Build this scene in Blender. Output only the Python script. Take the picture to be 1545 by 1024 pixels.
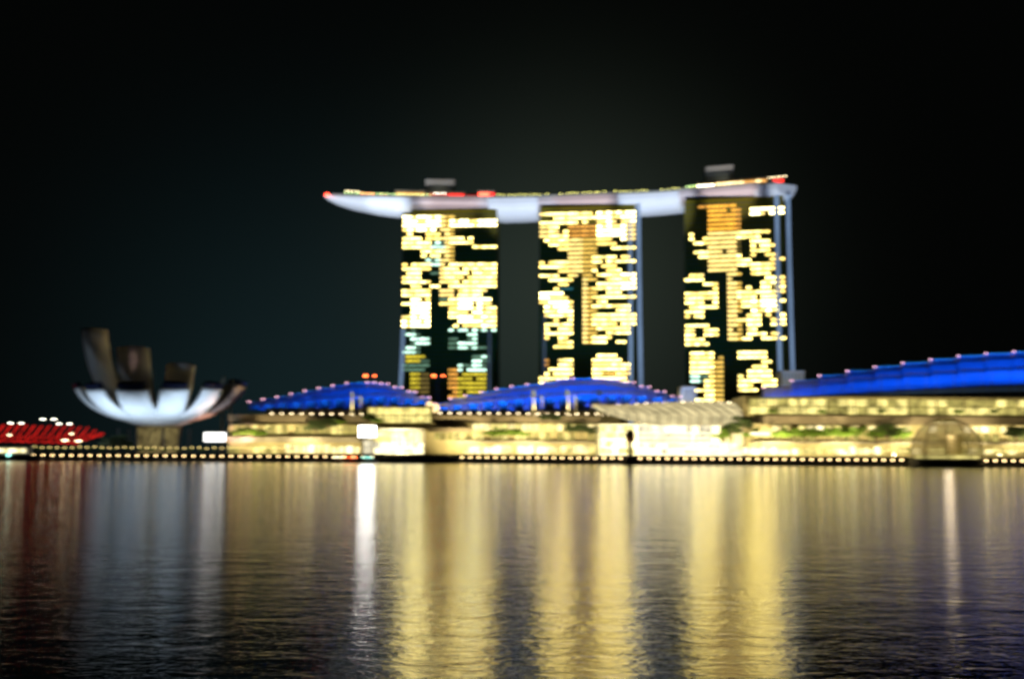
import bpy, math, random
from mathutils import Matrix, Vector
random.seed(11)
R = math.radians
for o in list(bpy.data.objects): bpy.data.objects.remove(o)
C = bpy.context.scene.collection
SC = bpy.context.scene
# ------------------------------------------------------------------ camera
CAM_H, F, CX, CY = 4.0, 1820.0, 772.5, 512.0
PITCH, ROLL = R(5.46), R(0.30)
cam = bpy.data.cameras.new('camera'); camo = bpy.data.objects.new('camera', cam); C.objects.link(camo)
CM = Matrix.Translation((0, 0, CAM_H)) @ Matrix.Rotation(R(90) + PITCH, 4, 'X') @ Matrix.Rotation(ROLL, 4, 'Z')
camo.matrix_world = CM
cam.sensor_width = 36; cam.lens = 36 * F / 1545.0
cam.clip_start = 0.1; cam.clip_end = 20000
cam.dof.use_dof = True                      # the hand-held shot missed its focus: everything is beyond the focal plane
cam.dof.focus_distance = 9.0
cam.dof.aperture_fstop = 1.55
cam.dof.aperture_ratio = 0.60
SC.camera = camo
# ------------------------------------------------------------------ world, moon-weak sun, exposure
W = bpy.data.worlds.new("World"); SC.world = W; W.use_nodes = True
nt = W.node_tree; nt.nodes.clear(); N = nt.nodes.new; L = nt.links.new
out = N('ShaderNodeOutputWorld')
sky = N('ShaderNodeTexSky'); sky.sky_type = 'NISHITA'; sky.sun_disc = False
sky.sun_elevation = R(-7); sky.sun_rotation = R(200)
bg1 = N('ShaderNodeBackground'); bg1.inputs['Strength'].default_value = 0.02
L(sky.outputs[0], bg1.inputs['Color'])
tc = N('ShaderNodeTexCoord'); nrm = N('ShaderNodeVectorMath'); nrm.operation = 'NORMALIZE'
L(tc.outputs['Generated'], nrm.inputs[0])
def lobe(d, power, col, strength):          # city glow in the humid air, seen around a direction
    v = Vector(d).normalized()
    dot = N('ShaderNodeVectorMath'); dot.operation = 'DOT_PRODUCT'; dot.inputs[1].default_value = v
    L(nrm.outputs[0], dot.inputs[0])
    mx = N('ShaderNodeMath'); mx.operation = 'MAXIMUM'; mx.inputs[1].default_value = 0.0; L(dot.outputs['Value'], mx.inputs[0])
    pw = N('ShaderNodeMath'); pw.operation = 'POWER'; pw.inputs[1].default_value = power; L(mx.outputs[0], pw.inputs[0])
    ml = N('ShaderNodeMath'); ml.operation = 'MULTIPLY'; ml.inputs[1].default_value = strength; L(pw.outputs[0], ml.inputs[0])
    b = N('ShaderNodeBackground'); b.inputs['Color'].default_value = (*col, 1); L(ml.outputs[0], b.inputs['Strength'])
    return b
lobes = [bg1, lobe((0.05, 1, 0.14), 120, (.76, 1.0, .74), .0260), lobe((-.16, 1, 0.03), 60, (.32, .82, .95), .0150)]
amb = N('ShaderNodeBackground'); amb.inputs['Color'].default_value = (.8, 1, .85, 1); amb.inputs['Strength'].default_value = .0012
lobes.append(amb)
acc = lobes[0]
for b in lobes[1:]:
    a = N('ShaderNodeAddShader'); L(acc.outputs[0], a.inputs[0]); L(b.outputs[0], a.inputs[1]); acc = a
L(acc.outputs[0], out.inputs[0])
sl = bpy.data.lights.new('sun', 'SUN'); sl.energy = 0.004; sl.angle = R(.5); sl.color = (1, .97, .9)
so = bpy.data.objects.new('sun', sl); so.rotation_euler = (R(60), 0, R(200)); C.objects.link(so)
SC.view_settings.view_transform = 'Standard'; SC.view_settings.look = 'None'
SC.view_settings.exposure = 0; SC.view_settings.gamma = 1
SC.cycles.use_denoising = True; SC.cycles.max_bounces = 5; SC.cycles.sample_clamp_indirect = 12
SC.cycles.caustics_reflective = True
# ------------------------------------------------------------------ pixel <-> place
R3 = CM.to_3x3(); R3I = R3.inverted()
def at(u, v, Y):
    d = R3 @ Vector(((u - CX) / F, (CY - v) / F, -1)); t = Y / d.y
    return Vector((d.x * t, Y, CAM_H + d.z * t))
def proj(p):
    q = R3I @ (Vector(p) - Vector((0, 0, CAM_H)))
    return CX + F * q.x / -q.z, CY - F * q.y / -q.z
def zat(u, v, Y): return at(u, v, Y).z
def xat(u, v, Y): return at(u, v, Y).x
# ------------------------------------------------------------------ materials
def node_mat(name, base=(.5,.5,.5), rough=.6, metal=0., noise=0., nscale=1., bump=0., spec=.5):
    m = bpy.data.materials.new(name); m.use_nodes = True; t = m.node_tree; b = t.nodes['Principled BSDF']
    b.inputs['Base Color'].default_value = (*base, 1); b.inputs['Roughness'].default_value = rough
    b.inputs['Metallic'].default_value = metal; b.inputs['Specular IOR Level'].default_value = spec
    if noise or bump:
        c = t.nodes.new('ShaderNodeTexCoord'); n = t.nodes.new('ShaderNodeTexNoise'); n.inputs['Scale'].default_value = nscale
        n.inputs['Detail'].default_value = 5; t.links.new(c.outputs['Object'], n.inputs['Vector'])
        if noise:
            r = t.nodes.new('ShaderNodeMix'); r.data_type = 'RGBA'
            r.inputs['A'].default_value = (*[x*(1-noise) for x in base], 1); r.inputs['B'].default_value = (*[min(1, x*(1+noise)) for x in base], 1)
            t.links.new(n.outputs['Fac'], r.inputs['Factor']); t.links.new(r.outputs['Result'], b.inputs['Base Color'])
        if bump:
            bp = t.nodes.new('ShaderNodeBump'); bp.inputs['Strength'].default_value = bump; bp.inputs['Distance'].default_value = .3
            t.links.new(n.outputs['Fac'], bp.inputs['Height']); t.links.new(bp.outputs[0], b.inputs['Normal'])
    return m
def emit(name, col, s, vary=0., vscale=.25):
    m = bpy.data.materials.new(name); m.use_nodes = True; t = m.node_tree; t.nodes.clear()
    o = t.nodes.new('ShaderNodeOutputMaterial'); e = t.nodes.new('ShaderNodeEmission')
    e.inputs['Color'].default_value = (*col, 1); e.inputs['Strength'].default_value = s; t.links.new(e.outputs[0], o.inputs[0]); m.cycles.emission_sampling = 'NONE'   # floods and fills light the place; these are seen and mirrored
    if vary:                                # furnished rooms behind the glass: brighter and dimmer corners
        c = t.nodes.new('ShaderNodeTexCoord'); n = t.nodes.new('ShaderNodeTexNoise'); n.inputs['Scale'].default_value = vscale; n.inputs['Detail'].default_value = 4
        t.links.new(c.outputs['Object'], n.inputs['Vector'])
        mr = t.nodes.new('ShaderNodeMapRange'); mr.inputs['From Min'].default_value = .3; mr.inputs['From Max'].default_value = .7
        mr.inputs['To Min'].default_value = s*(1-vary); mr.inputs['To Max'].default_value = s*(1+vary)
        t.links.new(n.outputs['Fac'], mr.inputs['Value']); t.links.new(mr.outputs[0], e.inputs['Strength'])
    return m
M = dict(
    concrete=node_mat('concrete', (.32,.29,.24), .8, noise=.25, nscale=.3, bump=.1),
    dark=node_mat('dark_metal', (.03,.03,.03), .5, noise=.2, nscale=1),
    paving=node_mat('paving', (.22,.19,.15), .7, noise=.3, nscale=.5),
    land=node_mat('land', (.05,.055,.04), .9, noise=.3, nscale=.05),
    glassdark=node_mat('dark_glass', (.13,.11,.006), .6, noise=.3, nscale=.4, spec=.05),
    ledge=node_mat('ledge', (.05,.05,.045), .6),
    white=node_mat('white_cladding', (.78,.80,.83), .5, noise=.05, nscale=.08),
    mesh=node_mat('champagne_mesh', (.50,.42,.42), .5, metal=.1, noise=.1, nscale=.1),
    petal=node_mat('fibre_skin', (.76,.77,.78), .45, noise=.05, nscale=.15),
    petal_pinklit=node_mat('fibre_skin_pinklit', (.62,.42,.36), .5, noise=.1, nscale=.15),  # pink light tinted into the base colour of one petal
    skylight=node_mat('skylight_glass', (.01,.012,.03), .15),
    grey=node_mat('grey_panel', (.25,.25,.22), .6, noise=.15, nscale=.3),
    roofskin=node_mat('blue_roof_skin', (.10,.22,.78), .5, noise=.25, nscale=.12, bump=.1),
    dark_box=node_mat('roof_dark_box', (.06,.10,.22), .8, spec=.05),
    rim=node_mat('roof_rim', (.65,.55,.6), .5),
    fascia=node_mat('bronze_fascia', (.16,.13,.09), .6, noise=.15, nscale=.3),
    wall=node_mat('sand_wall', (.48,.42,.24), .8, noise=.25, nscale=.25),
    bark=node_mat('bark', (.10,.07,.045), .9, noise=.3, nscale=3),
    palmbark=node_mat('palm_trunk', (.42,.38,.28), .8, noise=.2, nscale=3),
    leaf=node_mat('leaf', (.12,.22,.02), .6, noise=.5, nscale=.7),
    leafdark=node_mat('leaf_dark', (.04,.07,.02), .6, noise=.5, nscale=.7),
    frond=node_mat('frond', (.16,.19,.08), .6, noise=.3, nscale=1),
    white_paint=node_mat('white_paint', (.75,.75,.72), .4, noise=.05, nscale=1),
    red_paint=node_mat('red_paint', (.6,.05,.02), .4, noise=.1, nscale=1),
    brown=node_mat('brown_stone', (.22,.12,.05), .7, noise=.3, nscale=.5),
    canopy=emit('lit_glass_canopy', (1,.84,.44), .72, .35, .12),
    rib=node_mat('canopy_rib', (.45,.33,.22), .5),
    E_w=emit('window_warm', (1,.77,.21), 8.0, .6), E_W=emit('window_bright', (1,.81,.30), 14, .4),
    E_v=emit('window_soft', (1,.70,.17), 4.5, .45),
    E_c=emit('window_cream', (1,.72,.22), 3.0, .35), E_a=emit('window_amber', (1,.64,.12), 1.7, .35),
    E_y=emit('window_yellow', (1,.80,.06), 1.2, .5), E_d=emit('window_dim', (1,.72,.2), .25, .4),
    E_o=emit('window_orange', (1,.46,.08), 1.5, .4), E_O=emit('window_deep_orange', (1,.46,.05), 2.4, .4),
    E_G=emit('window_pale_green', (.62,1,.80), 3.0, .5), E_g=emit('window_green', (.38,.75,.50), .42, .5),
    E_t=emit('window_teal', (.1,.5,.6), .35, .3), E_l=emit('window_lime', (.55,1,.12), .9, .3),
    E_fin=emit('fin_glow', (.30,.46,.74), .60, .25, .03), E_findim=emit('fin_glow_dim', (.28,.42,.65), .16, .4, .05),  # floodlight on the tower edges, put into emission
    E_bulb=emit('bulb', (1,.68,.30), 8), E_path=emit('path_bulb', (1,.75,.25), 3.0), E_bulbw=emit('bulb_pale', (1,.80,.46), 9),
    E_bulbpink=emit('bulb_pink', (1,.50,.62), 5.0),
    E_red=emit('lamp_red', (1,.03,.02), 3.2), E_redhot=emit('lamp_red_bright', (1,.06,.03), 12), E_orange=emit('beacon_orange', (1,.13,.03), 14),
    E_helix=emit('led_red', (1,.02,.015), .85, .6, .2),
    E_shop=emit('shop_white', (1,.82,.36), 1.7, .6), E_shopw=emit('shop_bright', (1,.86,.46), 2.6, .5),
    E_gold=emit('glass_gold', (1,.84,.27), 1.2, .6), E_base=emit('base_glow', (1,.78,.3), .16, .8, .3), E_golddim=emit('glass_gold_dim', (.95,.80,.22), .50, .7),
    E_screen=emit('screen_white', (1,.97,.88), 17), E_screenl=emit('screen_white_left', (1,.98,.92), 3.2),
    E_teal=emit('lamp_teal', (.35,1,.85), 5), E_greenlamp=emit('garden_lamp', (.5,.8,.28), 8.0),
    E_yellamp=emit('garden_lamp_yellow', (.85,.80,.18), 6.0), E_cream=emit('roof_bar_cream', (1,.72,.32), 3.0, .5, .3),
    E_hot=emit('roof_bar_hot', (1,.80,.5), 12), E_orangebar=emit('roof_bar_orange', (1,.48,.12), 1.4, .4, .3),
    E_street=emit('street_white', (1,.95,.75), 14), E_dome=emit('dome_glow', (1,.80,.5), 1.6, .3),
    E_atrium=emit('atrium_white', (1,.90,.62), 1.0, .5, .12), E_blue=emit('blue_led', (.03,.12,1), 1.2),
)
# thin dome glass
m = bpy.data.materials.new('dome_glass'); m.use_nodes = True; t = m.node_tree; b = t.nodes['Principled BSDF']
b.inputs['Base Color'].default_value = (.75,.68,.52,1); b.inputs['Roughness'].default_value = .3
tr = t.nodes.new('ShaderNodeBsdfTransparent'); mix = t.nodes.new('ShaderNodeMixShader'); mix.inputs[0].default_value = .45
t.links.new(tr.outputs[0], mix.inputs[1]); t.links.new(b.outputs[0], mix.inputs[2]); t.links.new(mix.outputs[0], t.nodes['Material Output'].inputs[0])
M['domeglass'] = m
# ------------------------------------------------------------------ mesh builder
class MB:
    def __init__(s): s.v = []; s.f = []; s.mi = []; s.mats = []; s.cur = 0
    def use(s, mat):
        if mat not in s.mats: s.mats.append(mat)
        s.cur = s.mats.index(mat); return s
    def add(s, vs, fs):
        n = len(s.v); s.v += [tuple(v) for v in vs]
        for f in fs: s.f.append(tuple(i + n for i in f)); s.mi.append(s.cur)
        return s
    def hexa(s, c):                          # 8 corners: bottom 4 ccw, top 4 ccw
        return s.add(c, [(3,2,1,0),(4,5,6,7),(0,1,5,4),(1,2,6,5),(2,3,7,6),(3,0,4,7)])
    def box(s, x0,x1,y0,y1,z0,z1):
        return s.hexa([(x0,y0,z0),(x1,y0,z0),(x1,y1,z0),(x0,y1,z0),(x0,y0,z1),(x1,y0,z1),(x1,y1,z1),(x0,y1,z1)])
    def quad(s, a,b,c,d): return s.add([a,b,c,d], [(0,1,2,3)])
    def loft(s, rings, closed=True, caps=True):
        n = len(rings[0]); vs = [p for r in rings for p in r]; fs = []
        for i in range(len(rings)-1):
            for j in range(n if closed else n-1):
                k = (j+1) % n; fs.append((i*n+j, i*n+k, (i+1)*n+k, (i+1)*n+j))
        if caps and closed: fs.append(tuple(range(n-1,-1,-1))); fs.append(tuple((len(rings)-1)*n+j for j in range(n)))
        return s.add(vs, fs)
    def tube(s, pts, rad, n=6):
        pts = [Vector(p) for p in pts]; rings = []
        for i, p in enumerate(pts):
            d = (pts[min(i+1,len(pts)-1)] - pts[max(i-1,0)]).normalized()
            a = d.cross(Vector((0,0,1)));
            if a.length < .05: a = d.cross(Vector((1,0,0)))
            a.normalize(); b = d.cross(a); r = rad[i] if isinstance(rad, (list,tuple)) else rad
            rings.append([p + (a*math.cos(2*math.pi*k/n) + b*math.sin(2*math.pi*k/n))*r for k in range(n)])
        return s.loft(rings)
    def lathe(s, prof, c=(0,0,0), n=12):
        rings = [[(c[0]+r*math.cos(2*math.pi*k/n), c[1]+r*math.sin(2*math.pi*k/n), c[2]+z) for k in range(n)] for r, z in prof]
        return s.loft(rings)
    def ball(s, c, r, n=8, sz=1):
        return s.lathe([(r*max(.02,math.sin(math.pi*k/5)), -r*sz*math.cos(math.pi*k/5)) for k in range(6)], c, n)
    def build(s, name, mat, parent=None, org=None, smooth=False):
        me = bpy.data.meshes.new(name)
        if org is None: org = Vector(parent['_o']) if parent is not None and '_o' in parent else Vector((0,0,0))
        me.from_pydata([(v[0]-org[0], v[1]-org[1], v[2]-org[2]) for v in s.v], [], s.f)
        if s.mats and mat is None:
            for mm in s.mats: me.materials.append(mm)
            me.polygons.foreach_set('material_index', s.mi)
        else: me.materials.append(mat)
        if smooth: me.polygons.foreach_set('use_smooth', [True]*len(me.polygons))
        me.update(); o = bpy.data.objects.new(name, me); C.objects.link(o)
        if parent is not None:
            o.parent = parent
            ORG[o.name] = org
        return o
ORG = {}
def tag(o, label=None, cat=None, group=None, kind=None):
    if label: o['label'] = label
    if cat: o['category'] = cat
    if group: o['group'] = group
    if kind: o['kind'] = kind
    return o
ROOT = {}
def thing(name, label, cat, loc=(0,0,0), group=None):
    o = bpy.data.objects.new(name, None); C.objects.link(o); o.location = loc; ROOT[o.name] = Vector(loc)
    o.empty_display_size = 1
    return tag(o, label, cat, group)
def part(name, mb, mat, parent, smooth=False, label=None, kind=None):
    org = ROOT.get(parent.name, ORG.get(parent.name, Vector((0,0,0))))
    o = mb.build(name, mat, parent, org, smooth)
    if label: o['label'] = label
    if kind: o['kind'] = kind
    return o
KIDS = {}
def dup(root, loc, rz=0, label=None, group=None, scale=None):
    def cp(o, par):
        c = o.copy(); C.objects.link(c)
        if par is not None: c.parent = par
        for ch in kids(o): cp(ch, c)
        return c
    def kids(o):
        if o.name not in KIDS: KIDS[o.name] = [x for x in bpy.data.objects if x.parent == o]
        return KIDS[o.name]
    r = cp(root, None); r.location = loc; r.rotation_euler = (0,0,rz)
    if scale: r.scale = scale if isinstance(scale, tuple) else (scale,)*3
    if label: r['label'] = label
    if group: r['group'] = group
    return r
def struct(name, mb, mat): return tag(mb.build(name, mat), kind='structure')
def spot(loc, target, watts, size, col=(1,1,1), blend=.4, radius=.5):  # serves the floodlights and the unseen fills added beside them
    l = bpy.data.lights.new('flood_or_fill', 'SPOT'); l.energy = watts; l.spot_size = R(size); l.spot_blend = blend; l.color = col; l.shadow_soft_size = radius
    o = bpy.data.objects.new('flood_or_fill', l); o.location = loc
    o.rotation_euler = (Vector(target) - Vector(loc)).to_track_quat('-Z', 'Y').to_euler(); C.objects.link(o); return o

# ================================================================== SETTING
SH = [(-2600,760),(-900,690),(-300,640),(0,612),(400,606),(700,600),(957,570),(1200,545),(1400,520),(1545,508),(1900,480),(3200,420)]
def shoreY(u):
    for (a, ya), (b, yb) in zip(SH, SH[1:]):
        if a <= u <= b: return ya + (yb-ya)*(u-a)/(b-a)
    return 612
SHP = [(xat(u, 690, y), y) for u, y in SH]
# water
wm = bpy.data.materials.new('bay_water'); wm.use_nodes = True; t = wm.node_tree; b = t.nodes['Principled BSDF']
b.inputs['Base Color'].default_value = (.004,.008,.014,1); b.inputs['Roughness'].default_value = .10; b.inputs['IOR'].default_value = 1.33
tcn = t.nodes.new('ShaderNodeTexCoord'); prev = None
for sc_, dist, det in (((.16,.34,1), .05, 3), ((.7,.95,1), .052, 5), ((2.2,3.0,1), .024, 4), ((6,8,1), .010, 2)):
    mp = t.nodes.new('ShaderNodeMapping'); mp.inputs['Scale'].default_value = sc_; mp.inputs['Rotation'].default_value = (0,0,R(4))
    n = t.nodes.new('ShaderNodeTexNoise'); n.inputs['Scale'].default_value = 1; n.inputs['Detail'].default_value = det; n.inputs['Distortion'].default_value = .6
    t.links.new(tcn.outputs['Object'], mp.inputs['Vector']); t.links.new(mp.outputs[0], n.inputs['Vector'])
    bp = t.nodes.new('ShaderNodeBump'); bp.inputs['Strength'].default_value = .55; bp.inputs['Distance'].default_value = dist
    t.links.new(n.outputs['Fac'], bp.inputs['Height'])
    if prev: t.links.new(prev.outputs[0], bp.inputs['Normal'])
    prev = bp
t.links.new(prev.outputs[0], b.inputs['Normal'])
struct('water', MB().add([(-4000,-300,0),(4000,-300,0),(4000,900,0),(-4000,900,0)], [(0,1,2,3)]), wm)
# quay: lower deck 14 m wide, quay wall, low retaining wall up to the upper promenade, land to the horizon
q = MB()
for (a, b2) in zip(SHP, SHP[1:]):
    q.hexa([(a[0],a[1],-3),(b2[0],b2[1],-3),(b2[0],b2[1]+14,-3),(a[0],a[1]+14,-3),(a[0],a[1],1.2),(b2[0],b2[1],1.2),(b2[0],b2[1]+14,1.2),(a[0],a[1]+14,1.2)])
struct('promenade', q, M['paving'])
q = MB()
for (a, b2) in zip(SHP, SHP[1:]):
    q.add([(a[0],a[1]+14,-1),(b2[0],b2[1]+14,-1),(b2[0],b2[1]+14,4.0),(a[0],a[1]+14,4.0),(b2[0],9000,4.0),(a[0],9000,4.0)], [(0,1,2,3),(3,2,4,5)])
struct('ground', q, M['land'])

# ================================================================== HOTEL TOWERS
def zr(o, k, lst): return [(o[0]+a/k, o[0]+b_/k, o[1]+c/k, o[1]+d/k, m_) for a,b_,c,d,m_ in lst]
T1 = zr((596,310), 6.4, [(450,870,36,84,'g'),(65,440,112,245,'W'),(440,512,80,940,'c'),(512,585,90,540,'a'),(515,985,118,198,'W'),
 (85,270,265,345,'w'),(300,440,265,335,'v'),(85,330,350,412,'w'),(330,480,345,405,'G'),(515,745,315,385,'w'),(740,985,362,428,'w'),
 (275,480,430,495,'w'),(305,440,515,585,'G'),(330,420,630,685,'g'),(80,330,545,745,'w'),(505,700,550,745,'w'),(640,985,555,655,'w'),(700,985,672,745,'w'),
 (80,480,745,805,'w'),(88,330,800,890,'w'),(500,985,745,795,'w'),(605,985,790,892,'w'),(420,550,800,880,'c'),(430,550,870,925,'G'),(420,510,915,965,'v'),
 (170,330,900,1024,'W'),(95,330,940,1024,'w'),(525,605,900,1024,'w'),(605,910,900,1024,'W'),(910,985,955,1024,'v')]) + \
 zr((596,450), 6.4, [(90,330,40,120,'w'),(170,330,5,300,'W'),(68,330,145,300,'W'),(525,605,5,300,'w'),(605,910,5,300,'W'),(910,985,55,300,'w'),
 (530,965,288,335,'G'),(60,215,300,385,'G'),(165,310,395,465,'G'),(100,220,455,505,'G'),(60,215,495,548,'G'),(650,805,345,415,'G'),(620,805,415,495,'G'),
 (545,605,365,495,'g'),(800,875,440,495,'g'),(100,275,555,640,'y'),(80,275,630,695,'g'),(240,315,570,655,'g'),(765,905,565,615,'G'),(605,875,638,695,'G'),
 (155,240,695,915,'y'),(245,305,695,930,'d'),(540,605,690,970,'o'),(655,860,712,765,'y'),(615,895,760,1010,'y')])
T2 = zr((808,305), 6.4, [(270,900,45,97,'y'),(120,270,75,102,'d'),(60,590,110,218,'w'),(590,970,98,212,'W'),(30,160,218,335,'c'),(160,310,245,335,'w'),(310,520,212,362,'o'),
 (520,600,212,435,'o'),(585,880,208,352,'W'),(880,970,200,352,'c'),(80,300,352,412,'w'),(220,300,405,452,'v'),(300,440,360,722,'c'),(440,580,360,742,'a'),(620,760,348,405,'v'),
 (740,970,408,475,'w'),(40,300,555,652,'w'),(560,970,532,602,'w'),(820,970,488,542,'v'),(160,300,668,712,'v'),(50,375,708,772,'w'),(560,820,655,722,'w'),(620,760,608,662,'v'),
 (160,305,785,835,'v'),(230,360,838,872,'t'),(680,830,725,795,'w'),(825,970,678,835,'W'),(440,520,740,1024,'c'),(520,575,740,1024,'a'),(560,700,772,832,'w'),(680,835,808,912,'w'),
 (825,970,888,948,'w'),(65,245,868,1024,'W'),(240,305,885,1024,'v'),(300,375,945,1024,'v'),(570,705,895,1024,'w'),(720,890,965,1022,'v')]) + \
 zr((808,445), 6.4, [(65,375,55,152,'W'),(70,375,160,228,'w'),(160,375,235,302,'w'),(80,230,275,372,'w'),(230,375,315,382,'w'),(160,305,378,418,'w'),(95,165,395,452,'v'),(160,375,428,498,'w'),
 (440,520,0,492,'c'),(520,575,0,492,'a'),(565,705,5,135,'w'),(690,895,68,165,'w'),(755,970,155,222,'w'),(565,705,185,282,'w'),(700,970,235,285,'w'),(620,705,278,325,'w'),(690,895,278,372,'w'),
 (555,705,385,485,'w'),(700,895,425,485,'w'),(80,135,615,672,'o'),(215,375,625,705,'w'),(70,375,700,775,'w'),(65,315,785,1010,'w'),(575,835,580,642,'w'),(575,895,640,1010,'w'),(640,765,728,772,'a')])
T3 = zr((1030,290), 6.024, [(110,240,85,132,'o'),(245,465,105,365,'O'),(485,535,125,325,'o'),(625,905,128,205,'W'),(500,700,332,432,'w'),(700,785,335,375,'v'),(50,112,370,425,'w'),(180,245,395,445,'v'),
 (108,245,440,500,'w'),(108,250,520,585,'w'),(245,500,365,725,'c'),(500,545,445,600,'d'),(635,800,415,545,'w'),(800,845,445,495,'v'),(505,640,565,662,'w'),(640,800,585,745,'w'),(775,925,555,605,'v'),(800,855,600,695,'v'),
 (15,195,750,820,'w'),(178,330,815,885,'w'),(25,335,900,1024,'w'),(400,475,720,1024,'c'),(485,535,720,1024,'a'),(775,935,745,855,'w'),(645,935,790,855,'w'),(575,655,830,892,'w'),(650,785,850,900,'w'),(515,935,875,1005,'w')]) + \
 zr((1030,450), 6.024, [(128,335,15,115,'w'),(35,205,85,192,'w'),(400,475,0,405,'c'),(485,545,0,405,'a'),(645,865,25,165,'W'),(555,655,45,95,'w'),(520,735,145,205,'w'),(575,735,195,245,'w'),(790,945,145,235,'w'),
 (575,655,255,312,'w'),(528,735,298,365,'w'),(728,945,325,395,'w'),(795,875,285,335,'w'),(45,215,235,418,'w'),(210,335,288,335,'w'),(515,745,490,555,'w'),(655,815,570,635,'w'),(585,815,645,712,'w'),(525,675,688,855,'w'),
 (668,885,742,815,'w'),(62,215,500,675,'w'),(212,278,500,960,'w'),(280,348,512,965,'a'),(80,215,695,752,'G'),(132,212,775,865,'w'),(132,212,885,945,'w')])
KM = dict(w='E_w', W='E_W', v='E_v', c='E_c', a='E_a', y='E_y', d='E_d', o='E_o', O='E_O', G='E_G', g='E_g', t='E_t', l='E_l')
GROUND = 4.0
def tower(label, uL, YL, uR, YR, ztop, rects, fins, ncol=20):
    PL = at(uL, 400, YL); PR = at(uR, 400, YR)
    PL.z = PR.z = 0
    ex = (PR-PL); wdt = ex.length; ex.normalize(); en = Vector((-ex.y, ex.x, 0))      # en points away from the bay
    root = thing('hotel_tower', label, 'hotel tower', (PL.x+ex.x*wdt/2, PL.y+ex.y*wdt/2, GROUND), 'three hotel towers under the rooftop park')
    def P(s_, d, z): p = PL + ex*s_ + en*d; return (p.x, p.y, z)
    H = ztop - GROUND
    # west slab (upright) and east slab (splayed leg that curves outward to the ground)
    m_ = MB(); rings = []
    for k in range(15):
        z = GROUND + H*k/14; rings.append([P(0,.6,z), P(wdt,.6,z), P(wdt,13,z), P(0,13,z)])
    m_.loft(rings); part('front_slab', m_, M['glassdark'], root)
    m_ = MB(); rings = []
    for k in range(15):
        q_ = k/14; z = GROUND + H*q_; sp = 26*(1-q_)**2.2
        rings.append([P(0,13.4+sp,z), P(wdt,13.4+sp,z), P(wdt,26+sp,z), P(0,26+sp,z)])
    m_.loft(rings); part('rear_slab', m_, M['glassdark'], root)
    m_ = MB(); m_.hexa([P(2,13.0,GROUND),P(wdt-2,13.0,GROUND),P(wdt-2,38,GROUND),P(2,38,GROUND),P(2,13.0,GROUND+24),P(wdt-2,13.0,GROUND+24),P(wdt-2,30,GROUND+24),P(2,30,GROUND+24)])
    part('atrium', m_, M['glassdark'], root)
    nrow = int((H-6)/3.4)
    # floor ledges + mullions: surface pattern of the curtain wall
    m_ = MB()
    for r_ in range(nrow+1):
        z = GROUND + 5 + r_*3.4
        m_.hexa([P(0,.0,z),P(wdt,.0,z),P(wdt,.6,z),P(0,.6,z),P(0,.0,z+.35),P(wdt,.0,z+.35),P(wdt,.6,z+.35),P(0,.6,z+.35)])
    cw = wdt/ncol
    for c in range(ncol+1):
        s0 = min(max(c*cw-.12, .0), wdt-.24)
        m_.hexa([P(s0,.1,GROUND),P(s0+.24,.1,GROUND),P(s0+.24,.6,GROUND),P(s0,.6,GROUND),P(s0,.1,ztop-1),P(s0+.24,.1,ztop-1),P(s0+.24,.6,ztop-1),P(s0,.6,ztop-1)])
    part('curtain_frame', m_, M['ledge'], root)
    lit = []
    for r_ in range(nrow):
        for c in range(ncol):
            s0, z0 = (c+.5)*cw, GROUND + 5.35 + r_*3.4 + 1.45
            u, v = proj(P(s0, .5, z0)); k = None
            for (a,b_,c_,d_,kk) in rects:
                if a-1 <= u <= b_+1 and c_-.6 <= v <= d_+.6: k = kk
            rr = random.random(); room = random.Random(r_*977+(c//2)*31+int(uL)).random()
            if room < .10 and k in ('w','v'): k = None
            if k in 'wW' if k else False:
                if rr < .20: k = 'v'
                elif rr < .26: k = 'c'
                elif rr < .30: k = None
            elif k == 'G' and rr < .4: k = 'g' if rr > .1 else None
            elif k and rr < .04: k = None
            if k: lit.append((s0, z0, k))
    lit.sort(key=lambda a: abs(a[1]-100))
    def pane(m_, s0, z0): w2 = cw*.33; m_.hexa([P(s0-w2,.36,z0-.95),P(s0+w2,.36,z0-.95),P(s0+w2,.597,z0-.95),P(s0-w2,.597,z0-.95),P(s0-w2,.36,z0+1.0),P(s0+w2,.36,z0+1.0),P(s0+w2,.597,z0+1.0),P(s0-w2,.597,z0+1.0)])
    for s0, z0, k in lit[:100]:
        w_ = MB(); pane(w_, s0, z0); part('window', w_, M[KM[k]], root)
    w_ = MB()
    for s0, z0, k in lit[100:]: w_.use(M[KM[k]]); pane(w_, s0, z0)
    part('window', w_, None, root, kind='stuff')
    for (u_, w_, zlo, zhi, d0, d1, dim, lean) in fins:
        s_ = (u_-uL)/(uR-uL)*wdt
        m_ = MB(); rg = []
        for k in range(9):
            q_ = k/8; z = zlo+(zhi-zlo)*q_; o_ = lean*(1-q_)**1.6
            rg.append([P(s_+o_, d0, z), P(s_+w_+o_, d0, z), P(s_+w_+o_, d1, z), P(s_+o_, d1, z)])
        m_.loft(rg); part('glow_edge_fin', m_, M['E_findim' if dim else 'E_fin'], root)  # floodlit edge: its light is put into the glow, no lamp here
    return root, P, wdt
ZT = 193.2
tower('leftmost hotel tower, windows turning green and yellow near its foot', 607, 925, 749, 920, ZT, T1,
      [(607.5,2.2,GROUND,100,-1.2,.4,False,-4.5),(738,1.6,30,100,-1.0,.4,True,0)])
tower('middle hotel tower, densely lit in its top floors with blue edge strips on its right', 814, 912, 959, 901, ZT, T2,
      [(949,2.4,GROUND,ZT-12,-1.4,.0,False,0),(961,2.4,GROUND,ZT,-1.0,6,False,2),(820,1.8,30,110,-1.0,.0,True,0)])
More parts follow.
